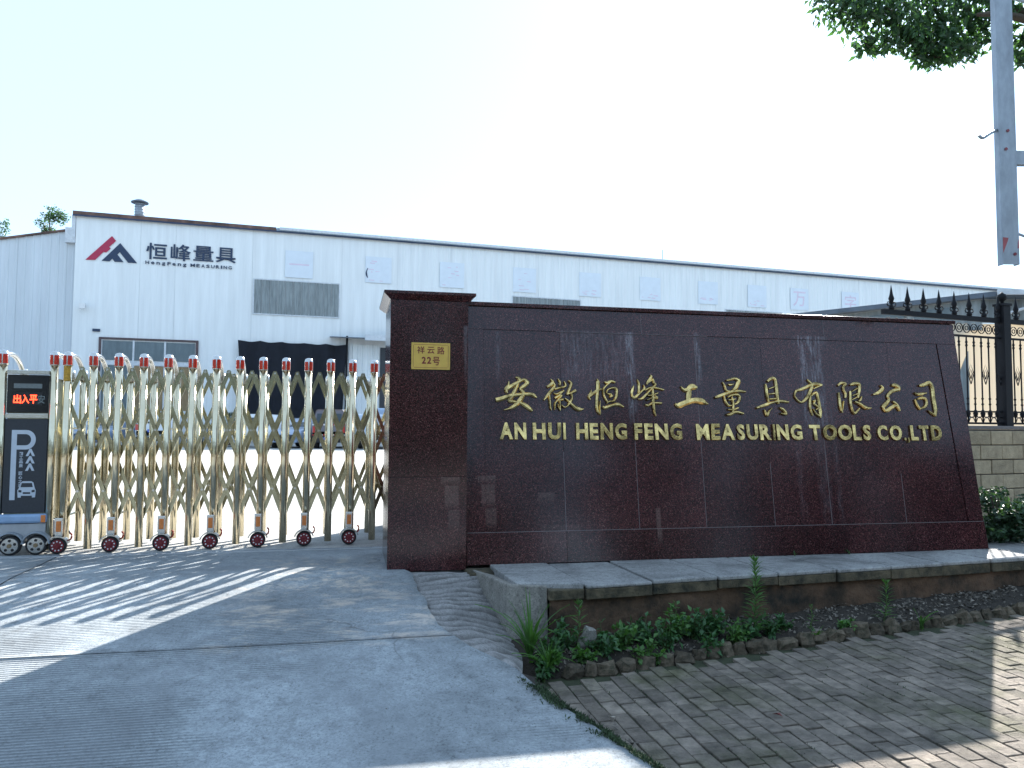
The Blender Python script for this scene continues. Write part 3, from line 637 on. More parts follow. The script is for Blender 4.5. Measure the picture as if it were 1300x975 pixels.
for ci, char in enumerate(CALLIGRAPHY):
    b = MB()
    for si, q in enumerate(char):
        pts = [(q[i] / 1000, q[i + 1] / 1000, q[i + 2] / 1000 * 1.18) for i in range(0, len(q), 3)]
        pts = smooth_line(pts, 4) if len(pts) > 2 else [tuple(pts[0][k] + (pts[1][k] - pts[0][k]) * t for k in range(3)) for t in (0, .35, .7, 1)]
        k = len(pts); o = len(b.v); off = .0006 * si
        for i, (x, y, wd) in enumerate(pts):
            dx = pts[min(i + 1, k - 1)][0] - pts[max(i - 1, 0)][0]; dy = pts[min(i + 1, k - 1)][1] - pts[max(i - 1, 0)][1]
            l = math.hypot(dx, dy) or 1; nx_, ny_ = -dy / l, dx / l; h = max(wd, .007) * .5
            b.v += [face(x + nx_ * h, y + ny_ * h, .001), face(x + nx_ * h, y + ny_ * h, .013 + off), face(x + nx_ * h * .35, y + ny_ * h * .35, .021 + off),
                    face(x - nx_ * h * .35, y - ny_ * h * .35, .021 + off), face(x - nx_ * h, y - ny_ * h, .013 + off), face(x - nx_ * h, y - ny_ * h, .001)]
        b.f += [(o + i * 6 + j, o + (i + 1) * 6 + j, o + (i + 1) * 6 + j + 1, o + i * 6 + j + 1) for i in range(k - 1) for j in range(5)]
        b.f += [tuple(o + j for j in range(6))[::-1], tuple(o + (k - 1) * 6 + j for j in range(6))]
    b.build('character', 'gold', sw)
rlt = random.Random(12)
def letters(word, s0, s1, h0, h1, bold=.048):
    asp = {c: text_mesh(c, bold)[2] for c in word}; gap = .13
    wd = {'.': .17, ',': .17, 'I': .17}
    ws = [wd.get(c, asp[c] * (1.0 if c in 'MW' else 1.0)) for c in word]
    tot = sum(ws) + gap * (len(word) - 1); k = (s1 - s0) / tot; x = s0
    for c, q in zip(word, ws):
        b = MB(); y0, y1 = h0, h1
        if c == '.': y1 = h0 + .028
        if c == ',': y0, y1 = h0 - .022, h0 + .028
        ax, ay = rlt.uniform(-.075, .075), rlt.uniform(-.09, .05)       # no two letters were fixed quite flat
        put_text(b, c, x, x + q * k, y0, y1, lambda A_, B_, D_: face(A_, B_, D_ + (D_ > .01) * ((A_ - x) * ax + (B_ - y0) * ay + .002)), .001, .018, bold, 1)
        b.build('letter', 'gold', sw); x += (q + gap) * k
for wd, a, b_ in (("AN", .287, .513), ("HUI", .567, .852), ("HENG", .941, 1.395), ("FENG", 1.459, 1.9), ("MEASURING", 2.032, 3.053), ("TOOLS", 3.131, 3.75), ("CO.,LTD", 3.824, 4.504)):
    letters(wd, a, b_, 1.0, 1.143)

# ---------------------------------------------------------------- gate pillar with the address plaque
gp = empty('gate_pillar', W(-.31, .4), (0, 0, WROT)); tag(gp, 'square dark red granite gate pillar with overhanging cap and a brass address plaque', 'pillar')
def Q(s, t, z): return (s + .31, t - .4, z)
def pbox(name, m_, s0, s1, t0, t1, z0, z1, bev=.0015, par=gp):
    b = MB(); b.hexa([Q(s0, t0, z0), Q(s1, t0, z0), Q(s1, t1, z0), Q(s0, t1, z0), Q(s0, t0, z1), Q(s1, t0, z1), Q(s1, t1, z1), Q(s0, t1, z1)])
    return b.build(name, m_, par, False, bev)
S0, S1, T0, T1 = -.622, -.006, -.022, .78
pbox('core', 'mortar', S0 + .03, S1 - .03, T0 + .03, T1 - .03, -.05, 2.09, 0)
rows = [-.03, .70, 1.54, 2.095]
for z0, z1 in zip(rows, rows[1:]):
    pbox('granite_slab', 'granite', S0, S1, T0, T0 + .028, z0 + .0015, z1 - .0015)
    pbox('granite_slab', 'granite', S0 + .001, S0 + .028, T0 + .0295, T1, z0 + .0015, z1 - .0015)
    pbox('granite_slab', 'granite', S1 - .028, S1 - .001, T0 + .0295, T1, z0 + .0015, z1 - .0015)
    pbox('granite_slab', 'granite', S0 + .0295, S1 - .0295, T1 - .028, T1 - .001, z0 + .0015, z1 - .0015)
cpb = MB(); o1, o2 = .02, .052
cpb.hexa([Q(S0 - .004, T0 - .004, 2.095), Q(S1 + .004, T0 - .004, 2.095), Q(S1 + .004, T1 + .004, 2.095), Q(S0 - .004, T1 + .004, 2.095),
          Q(S0 - o2, T0 - o2, 2.135), Q(S1 + o2, T0 - o2, 2.135), Q(S1 + o2, T1 + o2, 2.135), Q(S0 - o2, T1 + o2, 2.135)])
cpb.build('cap_moulding', 'granite', gp)
pbox('cap', 'granite', S0 - o2 - .003, S1 + o2 + .003, T0 - o2 - .003, T1 + o2 + .003, 2.135, 2.158, .003)
rw = empty('return_wall', W(-.24, 2.3), (0, 0, WROT)); tag(rw, 'low granite return wall in the yard right behind the gate pillar', 'wall')
MB().box(-.2, .7, -.4, .4, 0, 1.4).build('core', 'mortar', rw)
for z0, z1 in ((0, .68), (.683, 1.385)):
    for (a, b_, c_, d_) in ((-.228, .728, -.43, -.402), (-.228, .728, .402, .43), (-.23, -.202, -.4, .4), (.702, .73, -.4, .4)):
        MB().box(a, b_, c_, d_, z0, z1).build('granite_slab', 'granite', rw)
MB().box(-.26, .76, -.46, .46, 1.401, 1.43).build('cap', 'granite', rw, False, .003)
plq = MB()
PX0, PX1, PZ0, PZ1 = -.456, -.150, 1.545, 1.757
plq.hexa([Q(PX0, T0 - .006, PZ0), Q(PX1, T0 - .006, PZ0), Q(PX1, T0 - .0005, PZ0), Q(PX0, T0 - .0005, PZ0), Q(PX0, T0 - .006, PZ1), Q(PX1, T0 - .006, PZ1), Q(PX1, T0 - .0005, PZ1), Q(PX0, T0 - .0005, PZ1)])
po = plq.build('plaque', 'plaque', gp, False, .002)
def pf(a, b, d): return Q(PX0 + a, T0 - .006 - d, PZ0 + b)
fr = MB(); i0, i1, tk = .014, .018, 0
for (a0, a1, b0, b1) in ((.02, .286, .014, .0165), (.02, .286, .1955, .198), (.014, .0165, .02, .192), (.2895, .292, .02, .192)):
    fr.hexa([pf(a0, b0, .0012), pf(a1, b0, .0012), pf(a1, b0, -.001), pf(a0, b0, -.001), pf(a0, b1, .0012), pf(a1, b1, .0012), pf(a1, b1, -.001), pf(a0, b1, -.001)])
fr.build('border_line', 'maroon', po)
tx = MB()
for ch, a, b, a1, b1 in (('祥', .045, .125, .103, .183), ('云', .124, .125, .182, .18), ('路', .203, .122, .261, .183), ('2', .081, .045, .115, .1), ('2', .123, .045, .157, .1), ('号', .168, .034, .224, .102)):
    put_text(tx, ch, a, a1, b, b1, pf, 0, .0016, .012 if ch != '2' else .03)
tx.build('lettering', 'maroon', po)

# ---------------------------------------------------------------- retractable stainless gate
GX, GY, GROT = -1.527, 7.277, math.atan2(.258, .966)
gate = empty('retractable_gate', (GX, GY, .5), (0, 0, GROT))
tag(gate, 'folding stainless steel driveway gate of crossed bars with a display head', 'gate')
PH = 1.70; DEP = .5
post_m = MB().lathe([(.0318, .03), (.0318, 1.62)], n=20).mesh('post', 'steel', True)
post_m.shade_smooth()
cap_m = MB().lathe([(.0375, 1.60), (.0382, 1.605), (.0382, 1.69), (.033, 1.712), (.018, 1.722), (.002, 1.725)], n=20).mesh('cap', 'steel_c', True)
def arcpatch(a0, a1, z0, z1, r, n=5):
    b = MB()
    for i in range(n + 1):
        a = R(a0 + (a1 - a0) * i / n) - math.pi / 2
        b.v += [(r * math.cos(a), r * math.sin(a), z0), (r * math.cos(a), r * math.sin(a), z1)]
    b.f = [(2 * i, 2 * i + 2, 2 * i + 3, 2 * i + 1) for i in range(n)]
    return b
b = arcpatch(-64, -7, 1.608, 1.688, .0396); c = arcpatch(8, 64, 1.608, 1.688, .0396); b.add(c.v, c.f)
refl_m = b.mesh('reflector', 'red')
b = MB(); b.tube(smooth_line([(0, .02, 1.672), (0, .13, 1.70), (0, .26, 1.69), (0, .37, 1.645), (0, .45, 1.58), (0, .485, 1.52)], 4), .021, 10)
hand_m = b.mesh('arched_handle', 'steel_c', True)
rpost_m = MB().lathe([(.032, .03), (.032, 1.53)], n=20).mesh('post', 'steel', True)
rcap_m = MB().lathe([(.035, 1.50), (.036, 1.505), (.036, 1.57), (.028, 1.592), (.004, 1.6)], n=20).mesh('cap', 'steel_c', True)
def post(x, y=0, refl=True, zb=0, sticker=False):
    p = link('post', rpost_m if y > .1 else post_m, gate, 0, (x, y, zb))
    link('cap', rcap_m if y > .1 else cap_m, p); refl = refl and y < .1
    if refl: link('reflector', refl_m, p)
    if sticker:
        arcpatch(-58, 55, 1.47, 1.60, .0330, 8).build('yellow_sticker', 'sticker', p)
    return p
XS = [-2.394 + .2012 * i for i in range(16)]
# wheel assembly of every second post
def wheel_parts(x, y):
    h = MB(); h.box(x - .032, x + .032, y - .045, y - .025, .155, .30); h.box(x - .028, x + .028, y - .04, y + .03, .085, .16)
    hs = h.build('wheel_bracket', 'steel_c', gate, False, .006)
    MB().box(x - .019, x + .019, y - .051, y - .0455, .185, .275).build('reflector', 'orange', hs, False, .004)
    f = MB(); n = 12
    for i in range(n + 1):
        a = math.pi * (.08 + .84 * i / n); 
        for r, yy in ((.083, y - .075), (.083, y + .0), (.074, y + .0), (.074, y - .075)): f.v.append((x + r * math.cos(a) * 1.08, yy, .068 + r * math.sin(a)))
    f.f = [(i * 4 + j, (i + 1) * 4 + j, (i + 1) * 4 + (j + 1) % 4, i * 4 + (j + 1) % 4) for i in range(n) for j in range(4)] + [(0, 1, 2, 3), tuple(n * 4 + j for j in (3, 2, 1, 0))]
    f.build('mudguard', 'steel_c', hs)
    t = MB().disc_y(x, y - .062, y - .018, .068, .068, 28).build('wheel', 'rubber', gate, False, .006)
    d = MB().disc_y(x, y - .068, y - .0625, .068, .05, 24, .053); d.build('hub', 'hub', t)
    s_ = MB()
    for i in range(9):
        a = 2 * math.pi * i / 9 + .2; s_.disc_y(x + .038 * math.cos(a), y - .0705, y - .0685, .068 + .038 * math.sin(a), .0062, 8)
    s_.build('hub_studs', 'white', t)
    MB().disc_y(x, y - .078, y - .0685, .068, .016, 12, .019).build('axle_cap', 'hub', t)
    hk = MB()
    hk.tube(smooth_line([(x + .03, y, .13), (x + .06, y, .11), (x + .085, y, .115), (x + .092, y, .15), (x + .078, y, .17)], 3), .008, 6)
    hk.build('hook', 'hook', gate, True)
for i, x in enumerate(XS):
    wheel = i % 2 == 0 and i < 13
    post(x, 0, True, .0 if not wheel else .0, i == 0)
    post(x, DEP, True)
    if i < 11: link('arched_handle', hand_m, gate, 0, (x, 0, 0))
    if wheel:
        wheel_parts(x - .012, -.012)
Z0, DZ = 1.584, .2665
def bar(xa, za, xb, zb, y, w_=.0165, th=.008):
    b = MB(); d = Vector((xb - xa, 0, zb - za)); l = d.length; d.normalize(); nrm = Vector((-d.z, 0, d.x)) * w_; e = d * .012
    a, c_ = Vector((xa, y, za)) - e, Vector((xb, y, zb)) + e; t = Vector((0, th, 0))
    f_ = Vector((0, th * .1, 0))
    # a pressed channel: two raised edges and a shallow web
    for k0, k1, dpt in ((-1, -.72, 1), (-.72, .72, .35), (.72, 1, 1)):
        b.hexa([a + nrm * k0 - t * dpt, c_ + nrm * k0 - t * dpt, c_ + nrm * k0 + t * .3, a + nrm * k0 + t * .3,
                a + nrm * k1 - t * dpt, c_ + nrm * k1 - t * dpt, c_ + nrm * k1 + t * .3, a + nrm * k1 + t * .3])
    return b.build('bar', 'steel_b', gate)
hp = .2012
XL, XR = XS[0], XS[-1]
for y0, n_ in ((.0, 0), (DEP, 1)):
    for i in range(-3, 19):
        xm = XS[0] + (i + .5) * hp
        for sgn in (1, -1):
            # from the peak at level 0 down five half-cells
            k0, k1 = 0, 5
            while k0 < 5 and not (XL - .01 <= xm + sgn * k0 * hp / 2 <= XR + .01): k0 += 1
            while k1 > k0 and not (XL - .01 <= xm + sgn * k1 * hp / 2 <= XR + .01): k1 -= 1
            if k1 - k0 < 1: continue
            y = y0 + (.042 if sgn > 0 else .056)
            bar(xm + sgn * k0 * hp / 2, Z0 - k0 * DZ, xm + sgn * k1 * hp / 2, Z0 - k1 * DZ, y)
bolt_m = MB().disc_y(0, -.008, .012, 0, .011, 12).mesh('bolt', 'steel_c')
for y0 in (.0, DEP):
    for i in range(15):
        xm = XS[0] + (i + .5) * hp
        link('bolt', bolt_m, gate, 0, (xm, y0 + .033, Z0 - .006))
    for k, zz in ((2, 0), (4, 0)):
        for i in range(15):
            link('bolt', bolt_m, gate, 0, (XS[0] + (i + .5) * hp, y0 + .033, Z0 - k * DZ))
# cross ties between the two rows
for i, x in enumerate(XS):
    MB().tube([(x, .03, .30), (x, DEP - .03, .30)], .009, 6).build('cross_tie', 'steel_b', gate)
    if i % 2 == 0: MB().tube([(x, .03, 1.06), (x, DEP - .03, 1.06)], .009, 6).build('cross_tie', 'steel_b', gate)

# display head
HX0, HX1 = -2.885, -2.497
for x in (HX0, HX1):
    post(x, 0); post(x, DEP); link('arched_handle', hand_m, gate, 0, (x, 0, 0))
def hb(name, m_, x0, x1, y0, y1, z0, z1, par=gate, bev=.004): return MB().box(x0, x1, y0, y1, z0, z1).build(name, m_, par, False, bev)
ia, ib = HX0 + .032, HX1 - .032
hb('cabinet', 'steel_b', ia + .004, ib - .004, .02, DEP - .02, .24, 1.50)
hb('cross_rail', 'steel_c', ia, ib, -.02, .03, 1.52, 1.555); hb('cross_rail', 'steel_c', ia, ib, -.02, .02, 1.145, 1.185)
scr = hb('display', 'black', ia + .004, ib - .004, -.008, .018, 1.19, 1.515)
def hf(a, c_, d): return (ia + a, -.0085 - d, c_)
hb('led_strip', 'led_off', ia + .055, ib - .055, -.0115, -.0085, 1.40, 1.44, scr, 0)
hb('led_field', 'rubber', ia + .05, ib - .05, -.0105, -.0085, 1.255, 1.365, scr, 0)
x = ia + .055
for ch in '出入平':
    b = MB(); put_text(b, ch, x - ia, x - ia + .058, 1.27, 1.345, hf, .002, .0035, .02); b.build('led_character', 'led', scr); x += .061
b = MB(); put_text(b, '安', x - ia, x - ia + .056, 1.27, 1.345, hf, .002, .0035, .012); b.build('led_character', 'led_off', scr)
pn = hb('sign_panel', 'panel', ia, ib, -.012, .018, .345, 1.14)
def pf2(a, c_, d): return (ia + a, -.0125 - d, c_)
def flat(mb, poly): mb.prism(poly, lambda a, c_: pf2(a, c_, 0), lambda a, c_: pf2(a, c_, .0015))
wP = ib - ia
b = MB()    # the big P
flat(b, [(.055, .455), (.095, .455), (.095, 1.045), (.055, 1.045)])
ol, il = [], []
for i in range(17):
    a = -math.pi / 2 + math.pi * i / 16
    ol.append((.165 + .072 * math.cos(a), .9625 + .0825 * math.sin(a))); il.append((.160 + .042 * math.cos(a), .9625 + .0475 * math.sin(a)))
ol = [(.0955, .88)] + ol + [(.0955, 1.045)]; il = [(.0955, .915)] + il + [(.0955, 1.01)]
for i in range(len(ol) - 1):
    flat(b, [ol[i], ol[i + 1], il[i + 1], il[i]])
b.build('letter', 'print_', pn)
b = MB()
for k in range(3):
    z = .70 + k * .062
    flat(b, [(.165, z), (.185, z), (.2, z + .034), (.215, z), (.235, z), (.207, z + .062), (.193, z + .062)])
b.build('chevrons', 'print_', pn)
b = MB(); z = .865
for i, ch in enumerate('精工品质'):
    z -= .034; put_text(b, ch, .118, .146, z, z + .029, pf2, 0, .0015, .02)
z -= .03
for i, ch in enumerate('匠心之道'):
    z -= .034; put_text(b, ch, .118, .146, z, z + .029, pf2, 0, .0015, .02)
b.build('lettering', 'print_', pn)
b = MB()   # the little car seen from the front
flat(b, [(.118, .475), (.248, .475), (.252, .535), (.243, .555), (.232, .60), (.216, .612), (.15, .612), (.134, .60), (.124, .555), (.114, .535)])
b.build('car_emblem', 'print_', pn)
b = MB()
def flat2(poly): b.prism(poly, lambda a, c_: pf2(a, c_, .0016), lambda a, c_: pf2(a, c_, .0026))
flat2([(.137, .562), (.229, .562), (.221, .597), (.145, .597)]); flat2([(.155, .505), (.211, .505), (.211, .52), (.155, .52)])
flat2([(.122, .52), (.145, .517), (.145, .536), (.122, .54)]); flat2([(.221, .517), (.244, .52), (.244, .54), (.221, .536)]); flat2([(.142, .472), (.224, .472), (.224, .49), (.142, .49)])
b.build('car_emblem_gaps', 'panel', pn)
bp = hb('bumper', 'bumper', ia - .06, ib + .03, -.06, .0, .262, .338, gate, .02)
hb('reflector', 'orange', ib - .012, ib + .024, -.066, -.0605, .268, .33, bp, .003)
hb('chassis', 'sill', ia - .04, ib + .02, -.04, DEP + .04, .13, .258)
for x in (-2.76, -2.565):
    for y, sg in ((-.05, -1), (DEP + .05, 1)):
        t = MB().disc_y(x, y - .03, y + .03, .082, .082, 30).build('drive_wheel', 'rubber', gate, False, .008)
        yy = y - .033
        MB().disc_y(x, yy - .004, yy, .082, .062, 26, .066).build('hub_cap', 'steel_c', t)
        h = MB()
        for i in range(5):
            a = 2 * math.pi * i / 5 + .3; h.disc_y(x + .042 * math.cos(a), yy - .0065, yy - .0045, .082 + .042 * math.sin(a), .012, 10)
        h.build('hub_holes', 'rubber', t)
        MB().disc_y(x, yy - .012, yy - .0045, .082, .017, 14).build('axle_cap', 'ply', t)
        f = MB(); n = 14
        for i in range(n + 1):
            a = math.pi * (.02 + .96 * i / n)
            for r, q in ((.108, y - .05), (.108, y + .045), (.097, y + .045), (.097, y - .05)): f.v.append((x + r * math.cos(a), q, .088 + r * math.sin(a) * .98))
        f.f = [(i * 4 + j, (i + 1) * 4 + j, (i + 1) * 4 + (j + 1) % 4, i * 4 + (j + 1) % 4) for i in range(n) for j in range(4)] + [(0, 1, 2, 3), tuple(n * 4 + j for j in (3, 2, 1, 0))]
        f.build('mudguard', 'galv', t)

# ---------------------------------------------------------------- the factory hall
BX, BY, BROT = -12.8, 50., math.atan2(1, 3.01)
fac = empty('factory_hall', (BX, BY, .5), (0, 0, BROT)); tag(fac, 'long white sheet metal factory hall with a red and navy emblem', 'factory')
H = 13.6
def ribbed(x0, x1, z0, z1, y, pitch=.5, d=.035, ztop=None):
    b = MB(); xs = []; x = x0; k = 0
    prof = [(0, 0), (.60, 0), (.70, -1), (.90, -1), (1.0, 0)]
    n = max(1, round((x1 - x0) / pitch)); p = (x1 - x0) / n
    for i in range(n):
        for a, q in prof[:-1]: xs.append((x0 + (i + a) * p, q * d))
    xs.append((x1, 0))
    for x, q in xs: b.v += [(x, y + q, z0), (x, y + q, ztop(x) if ztop else z1)]
    m_ = len(xs); b.f = [(2 * i, 2 * i + 2, 2 * i + 3, 2 * i + 1) for i in range(m_ - 1)]
    return b
seams = [-14.05, -10.5, -8.52, -4.0, 1.6, 5.3, 9.0, 13.6] + [13.6 + 5.05 * i for i in range(1, 17)]
for a, b_ in zip(seams, seams[1:]):
    flatw = b_ < 6
    ribbed(a + .005, b_ - .005, 0, H, 0, 1.0 if flatw else .5, .008 if flatw else .03).build('wall_panel', 'bwall', fac)
MB().box(seams[0] + .05, seams[-1] - .05, .06, 30, 0, H - .05).build('inner_wall', 'trim', fac)
for a, b_ in ((-14.2, -2.6), (-2.58, 95)):
    c_ = MB().box(a, b_, -.2, .05, H - .02, H + .16 + (.03 if a < -10 else 0)); c_.build('fascia', 'fascia' if a < -10 else 'fascia2', fac)
MB().box(-2.4, 95, -.32, -.21, H + .02, H + .19).build('gutter', 'trim', fac)
MB().box(-14.2, 95, -.20, -.19, H - .12, H - .021).build('drip_edge', 'navy', fac)
b = MB(); b.hexa([(-14.2, .0, H + .02), (95, .0, H + .02), (95, 15, H + .4), (-14.2, 15, H + .4), (-14.2, .0, H + .12), (95, .0, H + .12), (95, 15, H + .5), (-14.2, 15, H + .5)])
b.build('roof', 'roofm', fac)
MB().box(-14.26, -14.06, -.05, 1.2, 12.2, H - .02).build('corner_flashing', 'trim', fac)
# roof vent
v = MB(); v.tube([(-10.7, .6, H), (-10.7, .6, 14.75)], .27, 16); vo_ = v.build('roof_vent', 'galv', fac, True)
for q in range(6): MB().tube([(-10.7, .6, H + .25 + q * .17), (-10.7, .6, H + .29 + q * .17)], .30, 16).build('vent_ring', 'galv', vo_)
MB().lathe([(.5, 14.78), (.52, 14.84), (.2, 15.0), (.02, 15.02)], -10.7, .6, 16).build('vent_cap', 'roofm', vo_)
for x_, hh in ((23.6, 1.1),): MB().tube([(x_ + 2.1, .4, H), (x_ + 2.1, .4, H + hh)], .03, 6).build('lightning_rod', 'galv', fac)
# windows of ribbed translucent sheet
def sheet_window(x0, x1, z0, z1):
    f = MB(); t = .07
    f.box(x0 - t, x1 + t, -.07, -.036, z1, z1 + t); f.box(x0 - t, x1 + t, -.07, -.036, z0 - t, z0)
    f.box(x0 - t, x0, -.07, -.036, z0, z1); f.box(x1, x1 + t, -.07, -.036, z0, z1)
    w_ = f.build('window', 'trim', fac)
    n = 11; p = (x1 - x0) / n
    for i in range(n):
        ribbed(x0 + i * p + .012, x0 + (i + 1) * p - .012, z0, z1, -.045, p / 2, .012).build('translucent_sheet', 'frp', w_)
sheet_window(-3.86, 1.42, 8.2, 10.36); sheet_window(13.5, 18.66, 7.9, 10.28); sheet_window(31, 36.2, 7.9, 10.28)
# large framed door at the left with glazing above and tan boards below
X0, X1, ZT = -12.45, -7.2, 6.2
d = MB(); d.box(X0 - .14, X0, -.12, -.02, 0, ZT + .1); d.box(X1, X1 + .14, -.12, -.02, 0, ZT + .1); d.box(X0, X1, -.12, -.02, ZT - .02, ZT + .1)
dr = d.build('door_frame', 'wframe', fac)
cols = [X0, X0 + 1.75, X0 + 3.5, X1]
for a, b_ in zip(cols, cols[1:]):
    MB().box(a + .06, b_ - .06, -.06, -.045, 4.95, ZT - .1).build('pane', 'glassg', dr)
    MB().box(a + .06, b_ - .06, -.06, -.045, 0.1, 4.62).build('board', 'ply' if a > X0 + 1 else 'glassg', dr)
    MB().box(a - .05, a + .055, -.085, -.03, 0, ZT - .02).build('mullion', 'trim', dr)
MB().box(X0, X1, -.09, -.03, 4.65, 4.9).build('transom', 'trim', dr)
# black shade net hung over the big opening
b = MB(); nx, nz2 = 40, 12
for i in range(nx + 1):
    u_ = i / nx
    top = 6.42 - .07 * abs(math.sin(u_ * math.pi * 5)) - .05 * u_
    for j in range(nz2 + 1):
        v_ = j / nz2
        x = -4.75 + 6.7 * u_ + (1 - v_) * 0 + .5 * (v_) * (1 - u_) - .25 * v_ * u_
        b.v.append((x, -.3 - .12 * math.sin(u_ * 40 + v_ * 2) - .06 * noise.noise(Vector((u_ * 9, v_ * 4, 0))), top * (1 - v_) + .15 * v_))
b.f = [(i * (nz2 + 1) + j, i * (nz2 + 1) + j + 1, (i + 1) * (nz2 + 1) + j + 1, (i + 1) * (nz2 + 1) + j) for i in range(nx) for j in range(nz2)]
b.build('shade_net', 'tarp', fac, True)
b = MB(); b.tube([(1.95, -.34, .1), (1.98, -.34, 6.95)], .07, 8); b.build('net_post', 'iron', fac)
# corrugated bay and canopy right of the net
ribbed(2.15, 4.15, 0, 6.45, -.06, .34, .05).build('door_sheet', 'bwall', fac)
MB().box(4.2, 6.4, -.05, -.035, 0, 6.3).build('dark_opening', 'panel', fac)
MB().box(4.95, 5.5, -.09, -.052, 1.0, 6.1).build('grey_door', 'frp', fac)
b = MB(); b.hexa([(.9, -1.3, 6.72), (7, -1.3, 6.72), (7, -.0, 6.85), (.9, 0, 6.85), (.9, -1.3, 6.78), (7, -1.3, 6.78), (7, 0, 6.92), (.9, 0, 6.92)])
b.build('canopy', 'roofm', fac)
MB().box(3.0, 7, -1.5, -1.31, 6.6, 6.98).build('canopy_edge', 'trim', fac)
lm = MB(); lm.box(-13.6, -13.35, -.5, -.04, 8.05, 8.2); lm.box(-13.62, -13.3, -.62, -.4, 7.9, 8.22); lm.build('wall_lamp', 'white', fac)
MB().box(-12.95, -12.55, -.1, -.035, 6.62, 6.78).build('small_plate', 'navy', fac)
# faded boards in a row
bx = [-2.0, 3.13, 8.19, 13.5, 18.59, 23.52, 28.53, 33.0, 37.03, 42.1]
for i, x in enumerate(bx):
    bo = MB().box(x, x + 1.74, -.075, -.038, 10.63, 12.38).build('sign_board', 'board', fac)
    def bf(a, c_, d_): return (x + a, -.076 - d_, 10.63 + c_)
    b = MB()
    if i == 0: b.box(x + .25, x + 1.5, -.079, -.0755, 11.45, 11.55)
    elif i == 8: put_text(b, '万', .25, 1.45, .3, 1.5, bf, 0, .003, .01)
    elif i == 9: put_text(b, '字', .3, 1.45, .3, 1.5, bf, 0, .003, .01)
    else:
        rr = random.Random(i)
        for q in range(7):   # scraps of a peeled character
            a, c_, l = rr.uniform(.15, 1.2), rr.uniform(.1, .5) if i > 3 else rr.uniform(.1, 1.5), rr.uniform(.08, .4)
            b.prism([(a, c_), (a + l, c_ + rr.uniform(-.05, .05)), (a + l, c_ + .05), (a, c_ + .06)], lambda p, q_: bf(p, q_, 0), lambda p, q_: bf(p, q_, .003))
    b.build('faded_print', 'pink', bo)
    if i == 1:
        c = MB(); arc = [(.12 - .10 * math.sin(math.pi * t / 6), .3 + .11 * t) for t in range(7)]
        c.tube([bf(p[0] + .04, p[1], .01) for p in arc], [.02, .045, .055, .05, .035, .03, .02], 6); c.build('print_scrap', 'navy', bo)
# emblem and company lettering
def ef(p, q_): return (p, -.05, q_)
def eg(p, q_): return (p, -.0355, q_)
em = MB(); em.prism([(-13.47, 10.91), (-12.08, 12.46), (-11.85, 12.18), (-12.22, 11.78), (-12.13, 11.69), (-12.37, 11.43), (-12.52, 11.45), (-12.95, 10.93)], ef, eg); em.build('emblem_red', 'crimson', fac)
em = MB(); em.prism([(-12.6, 10.91), (-11.62, 12.06), (-10.66, 10.9), (-11.16, 10.9), (-11.63, 11.5), (-11.76, 11.36), (-11.41, 10.91), (-11.89, 10.9), (-12.03, 11.08), (-12.17, 10.9)], ef, eg); em.build('emblem_navy', 'navy', fac)
def lf(a, c_, d_): return (a, -.0355 - d_, c_)
for ch, a, b_, c_, d_ in (('恒', -10.18, -9.0, 11.2, 12.22), ('峰', -8.8, -7.65, 11.22, 12.25), ('量', -7.5, -6.33, 11.3, 12.25), ('具', -6.2, -5.0, 11.3, 12.25)):
    b = MB(); put_text(b, ch, a, b_, c_, d_, lf, 0, .03, .012); b.build('character', 'navy', fac)
x = -10.2
for ch in 'HengFeng MEASURING':
    if ch == ' ': x += .12; continue
    up_ = ch.isupper(); wd = .2 if up_ else .19
    wd = {'M': .26, 'I': .08}.get(ch, wd)
    z0 = 10.90 - (.05 if ch == 'g' else 0); z1 = 11.1 if up_ else 11.06
    b = MB(); put_text(b, ch, x, x + wd, z0, z1, lf, 0, .03, .012); b.build('letter', 'navy', fac); x += wd + (.115 if not up_ or x < -9 else .085)
# annex to its left
an = empty('annex_hall', (BX, BY, .5), (0, 0, BROT)); tag(an, 'lower grey-blue ribbed metal hall with a sloping roof edge at the far left', 'factory')
def az(x): return 12.75 + (x + 14.05) * .235
for a in range(8):
    xa = -14.08 - 3 * a; ribbed(xa - 3 + .01, xa, 0, 0, .35, .42, .03, ztop=az).build('wall_panel', 'bwall2', an)
b = MB(); b.hexa([(-38, .36, 0), (-14.1, .36, 0), (-14.1, 22, 0), (-38, 22, 0), (-38, .36, az(-38) - .1), (-14.1, .36, az(-14.1) - .1), (-14.1, 22, az(-14.1) - .1), (-38, 22, az(-38) - .1)])
b.build('inner_wall', 'trim', an)
b = MB(); b.hexa([(-38.2, .2, az(-38.2)), (-14.08, .2, az(-14.1)), (-14.08, 23, az(-14.1)), (-38.2, 23, az(-38.2)), (-38.2, .2, az(-38.2) + .12), (-14.08, .2, az(-14.1) + .12), (-14.08, 23, az(-14.1) + .12), (-38.2, 23, az(-38.2) + .12)])
b.build('roof', 'fascia', an)
MB().box(-14.6, -14.06, -.02, .3, 11.9, 12.8).build('corner_flashing', 'trim', an)

